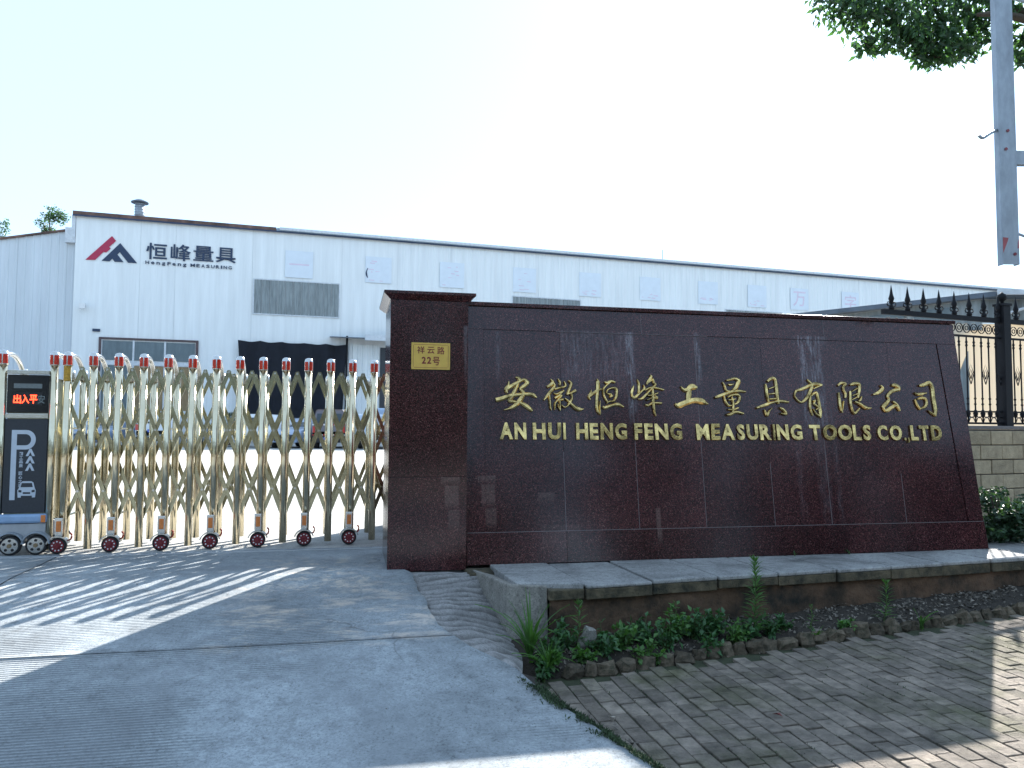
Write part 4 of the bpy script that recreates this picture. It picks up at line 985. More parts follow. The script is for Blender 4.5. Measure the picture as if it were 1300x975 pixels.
# ---------------------------------------------------------------- low shed behind the fence on the right
sh = empty('side_shed', (10.4, 17.0, .5)); tag(sh, 'low shed walled in glowing cream sheeting under a slate-blue roof edge behind the iron fence', 'shed')
def vwall(name, m_, p, q, z0, z1, th=.06, par=sh):
    p, q = Vector((*p, 0)), Vector((*q, 0)); d = (q - p).normalized(); n = Vector((-d.y, d.x, 0)) * th
    b = MB(); b.hexa([p + Vector((0, 0, z0)), q + Vector((0, 0, z0)), q + n + Vector((0, 0, z0)), p + n + Vector((0, 0, z0)), p + Vector((0, 0, z1)), q + Vector((0, 0, z1)), q + n + Vector((0, 0, z1)), p + n + Vector((0, 0, z1))])
    return b.build(name, m_, par)
vwall('wall', 'sheet', (-.95, .22), (6, .22), 0, 3.46)
vwall('wall', 'sheet', (-6.0, 6.2), (-.96, .25), 0, 3.3)
vwall('clerestory', 'frp', (-5.2, 6.1), (0, .02), 3.31, 3.98)
vwall('upper_wall', 'frp', (.02, .02), (6, .02), 3.47, 3.98)
for i in range(7):
    p = Vector((-5.0, 5.84)).lerp(Vector((-.25, .29)), i / 7); q = Vector((-5.0, 5.84)).lerp(Vector((-.25, .29)), (i + .8) / 7)
    n = Vector((-.76, -.65)) * .03
    vwall('pane', 'glassg', p + n, q + n, 3.45, 3.86, .02)
b = MB(); P_r = [(-6.2, 6.6), (.1, -.35), (7, -.35), (7, .9), (.7, .9), (-5.4, 7.6)]
b.prism(P_r, lambda x, y: (x, y, 3.99), lambda x, y: (x, y, 4.1)); b.build('roof', 'roofm', sh)
vwall('gutter', 'trim', (.12, -.44), (6.8, -.44), 4.02, 4.13)
b = MB()
for k in range(3): b.tube([(.3 + k * 1.5, -.3, 3.6), (1.5 + k * 1.5, -.3, 3.97)], .035, 6)
b.build('brace', 'trim', sh)
b = MB(); b.prism([(-.6, 1.9), (-.2, 1.3), (-.2, 2.85)], lambda p, q_: (p, .19, q_), lambda p, q_: (p, .215, q_)); b.build('peeled_patch', 'frp', sh)

# ---------------------------------------------------------------- iron fence on its block wall
FX, FY, FROT = 6.39, 10.0, math.atan2(1, 2.52)
bw = empty('block_wall', (FX, FY, .5), (0, 0, FROT)); tag(bw, 'low wall of tan split-faced blocks carrying the black iron fence', 'wall')
MB().box(-2.6, 3.2, -.09, .09, -.2, 1.1).build('mortar_core', 'mortar', bw)
MB().box(-2.62, 3.22, -.125, .125, 1.101, 1.145).build('coping', 'mortar', bw, False, .006)
bm_ = [MB().box(-.189, .189, -.03, .03, -.086, .086).mesh('block', 'cblock')]
rr = random.Random(4)
for r_ in range(6):
    for i in range(15):
        x = -2.4 + i * .39 + (.195 if r_ % 2 else 0)
        o = link('block', bm_[0], bw, .009, (x, -.102 + rr.uniform(-.004, .004), .10 + r_ * .183 - .02), (0, rr.uniform(-.004, .004), rr.uniform(-.01, .01)))
fe = empty('iron_fence', (FX, FY, 1.645), (0, 0, FROT)); tag(fe, 'ornate black wrought iron fence with spear tips, scrolls and diamonds', 'fence')
ps = MB(); ps.box(-.066, .066, -.066, .066, 0, 1.56); post_f = ps.mesh('post', 'iron')
cap_f = MB().box(-.078, .078, -.078, .078, 1.56, 1.59).mesh('post_cap', 'iron')
ball_f = MB().lathe([(.02, 1.59), (.02, 1.62), (.045, 1.64), (.062, 1.675), (.05, 1.71), (.02, 1.73), (.004, 1.75)], n=12).mesh('ball', 'iron', True)
for x in (0, 2.35):
    p = link('post', post_f, fe, .004, (x, 0, 0)); link('post_cap', cap_f, p); link('ball', ball_f, p)
for x0, x1 in ((-2.08, -.068), (.068, 2.28)):
    for z0, z1, h_ in ((1.335, 1.395, .022), (1.125, 1.15, .014), (.02, .045, .014), (.17, .19, .012)):
        MB().box(x0, x1, -h_, h_, z0, z1).build('rail', 'iron', fe)
bar_m = MB().lathe([(.0095, .04), (.0095, .10), (.02, .12), (.03, .155), (.02, .19), (.0095, .205), (.0095, .26), (.017, .275), (.0095, .29), (.0095, .33), (.017, .345), (.0095, .36), (.0095, 1.0), (.017, 1.02), (.0095, 1.04), (.017, 1.06), (.0095, 1.08), (.0095, 1.13)], n=8).mesh('upright', 'iron', True)
sp_ = MB(); sp_.lathe([(.028, 1.395), (.034, 1.42), (.02, 1.45), (.012, 1.47), (.024, 1.5), (.034, 1.53), (.02, 1.58), (.008, 1.66), (.001, 1.70)], n=8)
for sg in (-1, 1):
    sp_.tube([(0, 0, 1.43)] + [(sg * (.045 + .026 * math.cos(a)), 0, 1.465 + .026 * math.sin(a)) for a in (4.2, 5.2, 6.2, 7.2, 8.2, 9.2)], .008, 6)
spear_m = sp_.mesh('spear', 'iron', True)
def ring(mb, x, z, r, rr_=.007, n=14): mb.tube([(x + r * math.cos(2 * math.pi * i / n), 0, z + r * math.sin(2 * math.pi * i / n)) for i in range(n + 1)], rr_, 5, False)
sc = MB(); ring(sc, 0, 1.24, .058); ring(sc, 0, 1.24, .026, .006); scroll_m = sc.mesh('scroll', 'iron', True)
dm = MB()
for q in (1, .5): dm.tube([(0, 0, .66 - .13 * q), (.052 * q, 0, .66), (0, 0, .66 + .13 * q), (-.052 * q, 0, .66), (0, 0, .66 - .13 * q)], .0065, 5, False)
diam_m = dm.mesh('diamond', 'iron')
br_ = MB(); br_.tube([(-.055, 0, .05), (-.03, 0, .10), (0, 0, .115), (.03, 0, .10), (.055, 0, .05)], .006, 5); br_.tube([(-.055, 0, .165), (-.03, 0, .115), (0, 0, .10), (.03, 0, .115), (.055, 0, .165)], .006, 5)
base_m = br_.mesh('base_scroll', 'iron', True)
for p0, n in ((-2.0, 15), (.19, 15)):
    for i in range(n):
        x = p0 + i * .1325
        if abs(x) < .09 or x > 2.25: continue
        link('upright', bar_m, fe, 0, (x, 0, 0)); 
        link('base_scroll', base_m, fe, 0, (x + .066, 0, 0))
        link('scroll', scroll_m, fe, 0, (x + .01, 0, 0))
        if i % 2 == 0: link('spear', spear_m, fe, 0, (x + .066, 0, 0)); link('diamond', diam_m, fe, 0, (x + .066, 0, 0))

# ---------------------------------------------------------------- parked vehicles in the yard
def car(name, label, cat, loc, rz, L_, Wd, prof, col, glass_z, rear=True, plate=True, extra=None, group='vehicles parked in front of the factory hall'):
    """prof: stations (y, top z, half width at top, half width low); y runs from the tail (-) to the nose (+)"""
    t = empty(name, loc, (0, 0, rz)); tag(t, label, cat, group)
    m_ = paint(name + "_paint", col) if not isinstance(col, str) else M[col]
    prof = smooth_line(prof, 4); b = MB(); bz, belt = .28, glass_z
    for (y, z, wt, wl) in prof:
        be = min(belt, z - .03)
        pts = [(wl * .93, bz), (wl, bz + .12), (wl * 1.0, be * .8), (wl * .975, be), (wt, z - .07 if z > be + .1 else z - .012), (wt * .86, z)]
        b.v += [(x, y, q) for x, q in pts] + [(-x, y, q) for x, q in pts[::-1]]
    n = 12; k = len(prof)
    b.f = [(i * n + j, (i + 1) * n + j, (i + 1) * n + (j + 1) % n, i * n + (j + 1) % n)[::-1] for i in range(k - 1) for j in range(n)]
    b.f += [tuple(range(n)), tuple((k - 1) * n + j for j in range(n))[::-1]]
    b.build('body', m_, t, True)
    hw = Wd / 2
    for y in (-L_ * .31, L_ * .31):
        for sx in (-1, 1):
            w_ = MB(); w_.tube([(sx * (hw - .2), y, .31), (sx * (hw + .005), y, .31)], .31, 20); wo_ = w_.build('wheel', 'rubber', t)
            q = MB(); q.tube([(sx * (hw + .006), y, .31), (sx * (hw + .015), y, .31)], .19, 16); q.build('rim', 'galv', wo_)
    return t
SED = lambda hw: [(-2.25, .78, hw * .8, hw * .86), (-2.1, 1.0, hw * .85, hw * .96), (-1.6, 1.06, hw * .86, hw), (-1.1, 1.36, hw * .72, hw), (-.5, 1.45, hw * .7, hw), (.3, 1.42, hw * .7, hw), (1.0, 1.02, hw * .84, hw), (1.9, .9, hw * .8, hw * .96), (2.25, .65, hw * .7, hw * .84)]
SUV = lambda hw, h=1.68: [(-2.2, .8, hw * .86, hw * .9), (-2.12, 1.2, hw * .86, hw * .98), (-1.85, h - .1, hw * .76, hw), (-1.5, h, hw * .74, hw), (.2, h, hw * .74, hw), (1.0, 1.12, hw * .85, hw), (1.95, 1.0, hw * .8, hw * .96), (2.25, .7, hw * .74, hw * .86)]
VAN = lambda hw, h=1.85: [(-1.9, .8, hw * .9, hw * .96), (-1.86, 1.2, hw * .88, hw * .99), (-1.75, h - .06, hw * .8, hw), (-1.5, h, hw * .8, hw), (1.0, h, hw * .8, hw), (1.5, 1.3, hw * .85, hw), (1.9, .9, hw * .85, hw * .92)]
def end_quad(t, name, m_, y, x0, x1, z0, z1, y2=None, inset=0):
    y2 = y if y2 is None else y2; s_ = -1
    b = MB(); b.hexa([(x0, y, z0), (x1, y, z0), (x1, y + .03, z0), (x0, y + .03, z0), (x0 + inset, y2, z1), (x1 - inset, y2, z1), (x1 - inset, y2 + .03, z1), (x0 + inset, y2 + .03, z1)])
    return b.build(name, m_, t, False, .006)
# nose or tail at the -y end of each, towards the gate
def yard_pos(px_x, Y): return (px_x, Y, .5)
c = car('parked_suv', 'white SUV parked tail-on behind the gate, left of the palm, with a blue number plate', 'car', yard_pos(-17.0, 39.0), R(-2), 4.5, 1.82, SUV(.91, 1.72), (.62, .65, .68), 1.05)
end_quad(c, 'rear_window', 'cwin', -2.16, -.64, .64, 1.14, 1.58, -1.9, .06)
end_quad(c, 'tail_light', 'clight', -2.235, .62, .84, .82, 1.1); end_quad(c, 'tail_light', 'clight', -2.235, -.84, -.62, .82, 1.1)
end_quad(c, 'number_plate', 'plate', -2.26, -.24, .24, .72, .86); end_quad(c, 'bumper', 'rubber', -2.27, -.82, .82, .3, .5)
c = car('parked_sedan', 'silver-blue sedan parked nose-on behind the gate, farthest left of the parked cars', 'car', yard_pos(-20.0, 38.6), R(4), 4.6, 1.8, SED(.9)[::-1] and [(-y, z, a, b_) for y, z, a, b_ in SED(.9)[::-1]], (.2, .27, .4), .92)
end_quad(c, 'windscreen', 'cwin', -1.02, -.66, .66, 1.02, 1.36, -.45, .08)
end_quad(c, 'head_light', 'hlight', -2.2, .52, .82, .58, .74); end_quad(c, 'head_light', 'hlight', -2.2, -.82, -.52, .58, .74); end_quad(c, 'grille', 'rubber', -2.27, -.5, .5, .35, .62)
c = car('parked_wagon', 'white station wagon parked side-on under the left end of the black net', 'car', yard_pos(-12.9, 38.6), R(68), 4.4, 1.74, SUV(.87, 1.6), (.68, .7, .72), 1.02)
for y0, y1 in ((-1.65, -.85), (-.75, .0), (.08, .62)):
    for sx in (-1, 1):
        b = MB(); zt = 1.46 if y1 < .3 else 1.42
        b.hexa([(sx * .868, y0, 1.06), (sx * .868, y1 + (.22 if y1 > .3 else 0), 1.06), (sx * .84, y1 + (.22 if y1 > .3 else 0), 1.06), (sx * .84, y0, 1.06), (sx * .725, y0 + .08, zt), (sx * .725, y1, zt), (sx * .69, y1, zt), (sx * .69, y0 + .08, zt)])
        b.build('side_window', 'cwin', c)
end_quad(c, 'rear_window', 'cwin', -2.16, -.6, .6, 1.1, 1.45, -1.95, .06)
c = car('parked_hatchback', 'light grey-blue small car parked nose-on in front of the black net', 'car', yard_pos(-10.5, 38.8), R(-8), 4.5, 1.72, [(-y, z, a, b_) for y, z, a, b_ in SED(.86)[::-1]], (.34, .42, .56), .92)
end_quad(c, 'windscreen', 'cwin', -1.02, -.62, .62, 1.02, 1.34, -.45, .08)
end_quad(c, 'head_light', 'hlight', -2.2, .5, .8, .58, .76); end_quad(c, 'head_light', 'hlight', -2.2, -.8, -.5, .58, .76); end_quad(c, 'grille', 'rubber', -2.27, -.45, .45, .34, .58)
c = car('parked_minivan', 'dark grey minivan parked tail-on with red and white tape across its back', 'van', yard_pos(-8.75, 38.6), R(2), 3.9, 1.62, VAN(.81, 1.86), (.10, .085, .10), 1.12)
end_quad(c, 'rear_window', 'cwin', -1.89, -.62, .62, 1.2, 1.66, -1.8, .04)
for i in range(6):
    end_quad(c, 'reflective_tape', 'clight' if i % 2 else 'white', -1.915, -.78 + i * .26, -.78 + (i + 1) * .26 - .01, 1.1, 1.16)
    end_quad(c, 'reflective_tape', 'clight' if i % 2 == 0 else 'white', -1.94, -.78 + i * .26, -.78 + (i + 1) * .26 - .01, .62, .67)
end_quad(c, 'number_plate', 'plate', -1.945, -.42, .02, .4, .54); end_quad(c, 'bumper', 'rubber', -1.94, -.8, .8, .28, .6)
for sx in (-1, 1): end_quad(c, 'tail_light', 'clight', -1.92, sx * .7 - .06, sx * .7 + .06, .75, 1.05)
# flat-bed with a pale cover, right of the minivan
c = empty('covered_truck', (-6.5, 38.4, .5), (0, 0, R(3))); tag(c, 'pale blue covered truck parked at the right end, partly behind the granite pillar', 'truck', 'vehicles parked in front of the factory hall')
MB().box(-.9, .9, -2.2, 1.0, .62, 1.62).build('cargo_cover', paint('cover_paint', (.38, .48, .62)), c, False, .09)
MB().box(-.86, .86, -2.15, 2.4, .42, .6).build('chassis', 'rubber', c)
b = MB(); b.hexa([(-.88, 1.1, .5), (.88, 1.1, .5), (.88, 2.6, .5), (-.88, 2.6, .5), (-.82, 1.1, 2.0), (.82, 1.1, 2.0), (.82, 2.2, 2.0), (-.82, 2.2, 2.0)]); b.build('cab', paint('cab_paint', (.38, .48, .62)), c, False, .08)
for y in (-1.3, 1.9):
    for sx in (-1, 1):
        w_ = MB(); w_.tube([(sx * .66, y, .38), (sx * .9, y, .38)], .38, 18); w_.build('wheel', 'rubber', c)
end_quad(c, 'number_plate', 'plate', -2.24, .5, .86, .55, .68)

# ---------------------------------------------------------------- vegetation
def rnd_dir(r, up=0.):
    while True:
        v = Vector((r.uniform(-1, 1), r.uniform(-1, 1), r.uniform(-1, 1)))
        if .05 < v.length < 1: v.normalize(); v.z += up; return v.normalized()
def crown(mb, r, cx, rad, n, L_, Wd, hang=0.):
    """n leaves in a clump: leaves sit at twig ends inside an ellipsoid, uneven outline"""
    for _ in range(n):
        d = rnd_dir(r); k = r.random() ** .45
        p = Vector(cx) + Vector((d.x * rad[0], d.y * rad[1], d.z * rad[2])) * k * (1 + .25 * noise.noise(d * 2 + Vector(cx)))
        ld = rnd_dir(r); ld.z = ld.z * .5 - hang; nn = rnd_dir(r, .6)
        mb.leaf(p, ld, nn, L_ * r.uniform(.7, 1.3), Wd * r.uniform(.7, 1.2), .2)

# street tree: the hanging edge of its crown comes into the picture at the top right
tr = empty('street_tree', (7.9, 8.2, .02)); tag(tr, 'street tree whose leafy crown hangs into the top right corner', 'tree')
b = MB(); r = random.Random(11)
b.tube(smooth_line([(0, 0, 0), (.05, .03, 1.6), (-.1, .05, 3.2), (-.3, .1, 4.8), (-.5, .1, 6.4), (-.4, .2, 8)], 4), [.2 - .14 * i / 20 for i in range(21)], 10)
b.build('trunk', 'bark', tr, True)
limbs = [[(-.3, .1, 4.8), (-1.3, .3, 5.9), (-2.3, .35, 6.4), (-3.4, .3, 6.6), (-4.2, .3, 6.45)], [(-.45, .1, 5.8), (-1.5, .2, 6.9), (-2.6, .3, 7.4), (-3.7, .4, 7.4)], [(-.2, .1, 4.4), (.8, .3, 5.8), (1.6, .5, 6.6)], [(-.5, .1, 6.3), (-.6, -.8, 7.3), (-.9, -1.8, 7.8)],
         [(-1.3, .3, 5.9), (-1.9, .1, 6.0), (-2.5, 0, 6.1), (-2.9, -.1, 6.05)]]
for l in limbs:
    q = smooth_line(l, 4); b = MB(); b.tube(q, [.075 * (1 - .8 * i / len(q)) for i in range(len(q))], 7); b.build('limb', 'bark', tr, True)
tw = MB(); lv = MB()
def clump(x, y, z, rx, ry, rz, n):
    crown(lv, r, (x - 7.9, y - 8.2, z), (rx, ry, rz), n, .098, .052, .7)
    for _ in range(5):
        d = rnd_dir(r, -.2); p = Vector((x - 7.9, y - 8.2, z)); tw.tube([p, p + Vector((d.x * rx * .8, d.y * ry * .8, d.z * rz * .8))], [.008, .003], 4)
# low fringe seen in the picture, then the mass above it
for (x, y, z, a, n) in ((3.62, 8.5, 6.42, .25, 150), (3.85, 8.5, 6.25, .26, 190), (4.15, 8.4, 6.3, .3, 260), (4.02, 8.6, 5.98, .17, 80), (4.35, 8.5, 6.1, .26, 190), (4.55, 8.5, 6.0, .24, 170), (4.8, 8.5, 5.94, .26, 210), (4.85, 8.5, 6.25, .32, 240), (4.78, 8.5, 5.76, .15, 60),
                        (5.1, 8.6, 6.1, .2, 90), (5.32, 8.5, 6.12, .18, 70), (5.25, 8.4, 6.5, .24, 90), (5.55, 8.5, 6.05, .18, 80), (5.75, 8.6, 5.9, .2, 100), (5.85, 8.5, 5.75, .14, 50), (5.65, 8.5, 6.45, .24, 100), (4.6, 8.5, 6.5, .3, 200), (3.9, 8.6, 6.6, .3, 200), (5.05, 8.6, 6.5, .25, 120), (6.1, 8.4, 6.1, .3, 140), (6.5, 8.4, 6.3, .4, 160), (5.05, 8.5, 5.86, .18, 90), (5.2, 8.6, 5.95, .16, 70), (4.62, 8.5, 5.82, .15, 70), (4.2, 8.5, 5.95, .16, 70), (5.42, 8.5, 6.3, .2, 90), (5.9, 8.5, 6.05, .22, 120), (5.2, 8.5, 6.28, .2, 90)):
    clump(x, y, z, a * 1.12, a * 1.1, a * .85, int(n * 1.15))
for _ in range(34):
    x, z = r.uniform(3.9, 9.6), r.uniform(6.9, 8.9); clump(x, r.uniform(7, 10), z, .5, .5, .4, 110)
lv.build('crown', 'camphor', tr); tw.build('twigs', 'bark', tr)['kind'] = 'stuff'

def far_tree(x, y, z0, h, w_, label, seed, n=900, trunk_z=None):
    t = empty('far_tree', (x, y, .4)); tag(t, label, 'tree', 'trees beyond the factory roofs')
    r = random.Random(seed); b = MB()
    b.tube([(0, 0, 0), (.1, 0, z0 * .6), (0, 0, z0 + h * .5)], [.22, .15, .05], 7)
    for _ in range(6): d = rnd_dir(r, .8); b.tube([(0, 0, z0), (d.x * w_ * .4, d.y * w_ * .4, z0 + h * .6 * r.uniform(.4, 1))], [.05, .015], 4)
    b.build('trunk', 'bark', t)
    m_ = MB()
    for _ in range(11): crown(m_, r, (r.uniform(-.4, .4) * w_, r.uniform(-.3, .3) * w_, z0 + h * r.uniform(.15, .9)), (w_ * .2, w_ * .2, h * .15), n // 11, .24, .14)
    m_.build('crown', 'camphor', t)
far_tree(-46.2, 76, 20.0, 3.4, 3.1, 'small leafy treetop showing above the annex roof', 1, 1100)
far_tree(-51.4, 76, 18.9, 3.0, 2.2, 'treetop at the very left edge above the annex roof', 2, 500)

# shrub between the sign wall and the block wall
def shrub(x, y, z, w_, d_, h, label, seed, n, leafw=.05):
    t = empty('shrub', (x, y, z)); tag(t, label, 'shrub'); r = random.Random(seed)
    b = MB()
    for _ in range(14):
        d = rnd_dir(r, 1.2); b.tube([(0, 0, 0), (d.x * w_ * .35, d.y * d_ * .35, h * .5), (d.x * w_ * .45, d.y * d_ * .45, h * .85)], [.012, .008, .004], 5)
    b.build('stems', 'bark', t)
    m_ = MB()
    for _ in range(26):
        crown(m_, r, (r.uniform(-.42, .42) * w_, r.uniform(-.4, .4) * d_, h * r.uniform(.15, .86)), (w_ * .17, d_ * .2, h * .17), n // 26, .06, leafw)
    m_.build('foliage', 'shrub', t)
shrub(4.95, 7.75, .48, .9, .75, .54, 'dense dark green shrub beside the right end of the granite wall', 5, 3600, .036)
shrub(5.75, 8.0, .48, 1.0, .8, .56, 'dark green shrub at the right edge of the picture below the block wall', 6, 2600, .036)
shrub(4.7, 6.3, .05, .35, .3, .42, 'spiky light green weed cut by the right edge of the picture beside the plinth', 9, 300, .014)

def tall_weed(p, h, n, L_, label, seed, m_='leaf', name='tall_weed', cat='plant', lean=.03):
    t = empty(name, p); tag(t, label, cat); r = random.Random(seed)
    s_ = MB(); s_.tube([(0, 0, -.03), (lean, 0, h * .5), (lean * .7, 0, h)], [.005, .004, .002], 6); s_.build('stem', 'stem', t)
    l = MB()
    for i in range(n):
        z = h * (.08 + .92 * (i / n)); a = i * 2.4 + r.uniform(-.3, .3); k = L_ * (1.05 - .45 * i / n) * r.uniform(.8, 1.15)
        x = lean * min(1, z / h * 2)
        d = Vector((math.cos(a), math.sin(a), .35 + .9 * (i / n) ** 3)); l.leaf(Vector((x, 0, z)), d, Vector((0, 0, 1)), k, k * .2, .1)
    for i in range(14):
        d = rnd_dir(r, 1.5); l.leaf(Vector((lean * .7, 0, h)), d, Vector((d.y, -d.x, .3)), L_ * .45, L_ * .08, .1)
    l.build('leaves', m_, t); return t
def blades(p, n, L_, wd, label, seed, m_='leaf', spread=.6, name='grass_tuft'):
    t = empty(name, p); tag(t, label, 'plant'); r = random.Random(seed); b = MB()
    for i in range(n):
        a = r.uniform(0, 6.28); k = L_ * r.uniform(.5, 1.1); s_ = spread * r.uniform(.2, 1.1); w_ = wd * r.uniform(.7, 1.2)
        dx, dy = math.cos(a), math.sin(a); px_, py_ = -dy * w_, dx * w_; o = len(b.v); m6 = 6
        for q in range(m6 + 1):
            f = q / m6; rr = s_ * k * f ** 1.6; z = k * (f - .55 * s_ * f ** 2.4); ww = (1 - f ** 1.8) * .9 + .06
            b.v += [(dx * rr + px_ * ww + r.uniform(-.0, .0), dy * rr + py_ * ww, z), (dx * rr, dy * rr, z - w_ * .4), (dx * rr - px_ * ww, dy * rr - py_ * ww, z)]
        b.f += [(o + q * 3 + j, o + q * 3 + j + 1, o + q * 3 + j + 4, o + q * 3 + j + 3) for q in range(m6) for j in range(2)]
    b.build('blades', m_, t); s2 = MB(); s2.tube([(0, 0, -.04), (0, 0, L_ * .35)], .006, 6); s2.build('stem', 'stem', t); return t
def leafy(p, w_, h, n, L_, label, seed, m_='leaf2', aspect=.6):
    t = empty('leafy_weed', p); tag(t, label, 'plant'); r = random.Random(seed); s_ = MB(); l = MB()
    for i in range(max(5, n // 14)):
        a = r.uniform(0, 6.28); k = r.random() ** .6; e = Vector((math.cos(a) * w_ * .5 * k, math.sin(a) * w_ * .4 * k, h * r.uniform(.45, 1) * (1.1 - .5 * k)))
        s_.tube([(0, 0, -.02), e * .5 + Vector((0, 0, h * .12)), e], [.004, .003, .0015], 5)
        for q in range(14):
            f = r.uniform(.3, 1.05); c_ = e * f; d = rnd_dir(r, .35); l.leaf(c_ + rnd_dir(r) * L_ * .3, d, Vector((r.uniform(-.4, .4), r.uniform(-.4, .4), 1)), L_ * r.uniform(.6, 1.2), L_ * aspect * r.uniform(.8, 1.1), .15)
    s_.build('stems', 'stem', t); l.build('leaves', m_, t); return t

def ZS(s, t):   # soil height above the street at a place on the strip
    f = -1.28 + .125 * (s - .5); e = (-.84 + .1 * (s - .7)) + .08
    return pz(s) + .11 * min(1, max(0, (t - f) / (e - f)))
def on(s, t, dz_=0.): 
    p = W(s, t); p.z = ZS(s, t) + dz_ if s > sr(t) else AZ + dz(t); return p
blades(on(.26, -1.1), 34, .52, .011, 'tall grass clump with long arching blades at the left corner of the plinth', 21, 'leaf', .75)
blades(on(.34, -1.25), 24, .34, .009, 'short bright grass tuft leaning over the driveway edge below the corner block', 22, 'leaf', .9)
tall_weed(on(.60, -.98), .30, 26, .11, 'upright broad-leaved weed beside the pale stone near the plinth corner', 23, 'leaf')
tall_weed(on(1.92, -.98), .55, 120, .12, 'tallest weed, a bottlebrush of narrow leaves standing against the plinth', 24, 'leaf')
tall_weed(on(3.08, -.86), .30, 44, .10, 'short feathery weed standing against the right part of the plinth face', 25, 'leaf')
tall_weed(on(2.42, -.9), .17, 16, .06, 'thin pale seedling in the middle of the stone strip', 26, 'leaf')
blades(on(2.38, -1.06), 7, .16, .012, 'two-bladed light green sprout between the edging stones', 27, 'leaf', .8)
blades(on(3.3, -1.0), 8, .2, .014, 'bright green broad-bladed sprout among the right edging stones', 28, 'leaf', .7)
r_ = random.Random(77)
spots = [(.36, -1.22, .2, .14), (.5, -1.0, .22, .2), (.3, -1.32, .14, .08), (.58, -1.18, .2, .12), (.42, -1.08, .18, .15), (.76, -1.1, .3, .2), (.92, -1.04, .26, .2), (1.08, -.98, .26, .2), (1.22, -1.06, .24, .17), (1.34, -.95, .28, .24), (1.48, -.98, .26, .22), (1.62, -.94, .26, .22), (1.74, -1.05, .22, .16), (1.86, -1.0, .2, .14), (2.05, -.98, .24, .14), (1.05, -1.2, .2, .12), (1.5, -1.15, .2, .12), (2.2, -.92, .16, .1), (2.7, -.95, .14, .08)]
lab = ['low weed between the driveway edge and the first edging stone', 'leafy weed beneath the corner block', 'tiny weed sprouting from the driveway crack edge', 'low broad weed left of the first edging stone', 'small pale-leaved weed at the foot of the tall grass clump', 'low round-leaved weed just right of the pale leaning stone', 'dark leafy weed left of a grey edging stone', 'bushy weed against the left part of the plinth face', 'light green leafy weed spilling over the edging stones', 'thick leafy weed under the second plinth slab', 'leafy weed under the joint of the third plinth slab', 'leafy weed left of the tallest weed', 'low weed in front of the tallest weed', 'small weed at the base of the tallest weed', 'low weed right of the tallest weed', 'flat weed creeping from the edging onto the bricks', 'small weed creeping onto the bricks below the leafy weeds', 'tiny weed between pebbles in mid strip', 'tiny weed among stones right of the thin seedling']
for i, ((s, t, w_, h), lb) in enumerate(zip(spots, lab)):
    leafy(on(s, t), w_ * 1.15, h * 1.2, 60 + int(500 * w_ * h * 10 * .5), (.05), lb, 40 + i, 'leaf2' if i % 3 else 'leaf', r_.uniform(.45, .75))
mb_ = MB(); rr_ = random.Random(55)
for i in range(34):
    t = -1.85 - i * .032; a_ = .05 + .03 * rr_.random()
    mb_.v += [tuple(W(sr(t) - .005, t, dz(t) - .008)), tuple(W(sr(t) + a_, t, dz(t) - .03)), tuple(W(sr(t) + a_ + .14, t, -.5 + pz(sr(t)) - .01))]
mb_.f = [(3 * i + j, 3 * i + j + 1, 3 * i + j + 4, 3 * i + j + 3) for i in range(33) for j in range(2)]
tag(mb_.build('earth_bank', 'soil', None, True), kind='structure')
# moss and fine ground cover along the driveway edge
mo = MB(); r = random.Random(91)
for i in range(5200):
    t = r.uniform(-2.95, -1.95); s = sr(t) + r.gauss(.012, .026) * (1.2 if t > -2.6 else .55)
    if noise.noise(Vector((s * 9, t * 7, 0))) < -.3 or (s > sr(t) + .05): continue
    p = W(s, t, dz(t) + (.003 if s < sr(t) else -.02)); d = rnd_dir(r, 1.1); mo.leaf(p, d, rnd_dir(r, .5), r.uniform(.008, .03), .007, .1)
for i in range(2400):   # moss in the joints of the bricks
    s = .06 + r.randrange(2, 52) * .1 + .05 + r.uniform(-.006, .006); t = r.uniform(-2.9, -.9)
    if s < sr(t) + .05 or t > -1.3 + .125 * (s - .5) or noise.noise(Vector((s * 1.7, t * 1.7, 9))) < .12: continue
    p = W(s, t, -.5 + pz(s) - .004); mo.leaf(p, rnd_dir(r, 1.2), rnd_dir(r, .3), r.uniform(.006, .014), .006, .1)
M['moss'] = mat('edge_moss', (.05, .085, .035), .8, 0, .5, 9, island=-.4)
tag(mo.build('moss', 'moss'), kind='stuff')
for q, (s, t) in enumerate(((2.86, -.02), (3.39, -.02))):
    p = W(s, -.03, .0); blades(p, 9, .06, .004, ('small grass sprout at the foot of the wall left of centre plinth slabs', 'second small sprout at the foot of the wall further right')[q], 60 + q, 'leaf2', .9)
# pale leaning stone in the weeds
o = link('stone', rock_mesh(31, .06, .03, .1), None, 0, on(.68, -.98, .06), (.2, .3, .4)); o.name = 'leaning_stone'
o.data.materials.clear(); o.data.materials.append(M['block_c']); tag(o, 'pale flat stone leaning in the weeds near the plinth corner', 'stone')

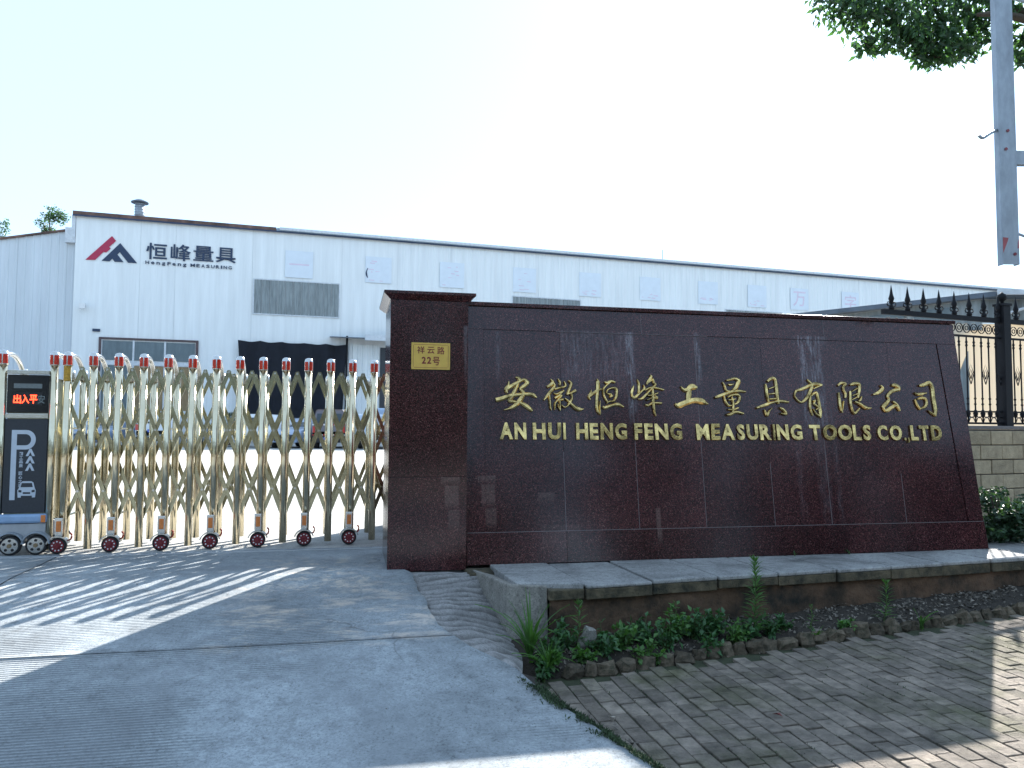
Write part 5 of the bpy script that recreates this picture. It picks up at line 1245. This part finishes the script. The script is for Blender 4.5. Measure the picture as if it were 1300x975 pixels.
# palm by the factory wall, seen through the gate
pm = empty('palm', (-15.2, 41.5, .5)); tag(pm, 'dark green palm with drooping fronds seen through the gate', 'plant')
b = MB(); b.tube([(0, 0, 0), (.05, 0, .9), (0, 0, 1.5)], [.14, .11, .08], 8); b.build('trunk', 'bark', pm)
r = random.Random(6)
for i in range(12):
    a = i * 2.4; l = MB(); pts = [Vector((math.cos(a) * q * 1.05, math.sin(a) * q * 1.05, 1.5 + 1.1 * q - 1.35 * q * q)) for q in [k / 8 for k in range(9)]]
    l.tube(pts, [.02, .02, .018, .016, .014, .012, .01, .008, .004], 4)
    for k in range(1, 9):
        for sg in (-1, 1):
            d = (pts[k] - pts[k - 1]).normalized(); sd_ = Vector((-math.sin(a), math.cos(a), -.35)) * sg
            for e in (0, .5): l.leaf(pts[k - 1].lerp(pts[k], e), d * .5 + sd_, Vector((0, 0, 1)), .34, .04, .1)
    l.build('frond', 'shrub', pm)

# hanging steel sign bracket with climbing pegs, carried by arms from a pole outside the picture
br = empty('steel_bracket', (4.24, 6.5, 3.0)); tag(br, 'weathered grey-blue steel upright with bent pegs hanging in the top right corner', 'bracket')
b = MB(); b.box(-.072, .072, -.006, 0, .0, 4.2); b.box(-.072, -.064, .0, .07, .0, 4.2); b.box(.064, .072, 0, .07, 0, 4.2)
up_o = b.build('upright', 'galv', br, False, .003)
for z in (.93, 2.7): MB().box(.073, 1.76, .0, .06, z - .06, z + .06).build('arm', 'galv', br)
for z, sg in ((1.18, -1), (2.36, 1), (.28, 1)):
    b = MB(); b.tube(smooth_line([(sg * .07, .03, z), (sg * .15, .0, z - .045), (sg * .22, -.03, z - .09), (sg * .25, -.04, z - .095), (sg * .275, -.045, z - .075)], 3), .012, 8); b.build('peg', 'galv', br, True)
b = MB()
for x, z in ((.03, .09), (-.02, 1.0), (.0, 1.16)): b.disc_y(x, -.014, -.0065, z, .013, 10)
b.build('bolts', 'hub', br)
b = MB(); b.prism([(-.068, .10), (-.028, .2), (-.02, .23), (-.068, .235)], lambda p, q: (p, -.0078, q), lambda p, q: (p, -.0062, q)); b.prism([(.055, .14), (.068, .14), (.068, .22), (.06, .2)], lambda p, q: (p, -.0078, q), lambda p, q: (p, -.0062, q))
M['redp'] = mat('faded_red_paint', (.35, .09, .1), .6); b.build('red_marks', 'redp', br)
pp_ = empty('utility_pole', (6.1, 6.56, 0)); tag(pp_, 'round concrete utility pole just beyond the right edge carrying the steel bracket', 'pole')
b = MB(); b.tube([(0, 0, -.1), (0, 0, 8)], [.15, .11], 20); b.build('shaft', 'slab', pp_, True)

# dense roadside trees across the street (they show in the polished granite and steel)
r = random.Random(17); wd = MB()
for i in range(70):
    x = -46 + i * 2.1 + r.uniform(-.8, .8); y = -17 - r.uniform(0, 5)
    if i >= 46: x, y = (-24 - r.uniform(0, 4), -16 + (i - 46) * 2.2) if i < 58 else (25 + r.uniform(0, 4), -16 + (i - 58) * 2.2)
    h = r.uniform(5.5, 11) + 1.5 * math.sin(i * .7)
    for q in range(8):
        c_ = Vector((x + r.uniform(-1, 1), y + r.uniform(-1, 1), h * (.12 + .125 * q)))
        for _ in range(75):
            d = rnd_dir(r); k = r.random() ** .4; wd.leaf(c_ + Vector((d.x * 1.5, d.y * 1.4, d.z * 1.15)) * k, rnd_dir(r), rnd_dir(r, .6), .55, .34, .15)
M['wood'] = mat('sunlit_roadside_foliage', (.05, .05, .022), .7, 0, .5, 2, island=-.5)
tag(wd.build('roadside_wood', 'wood'), kind='stuff')
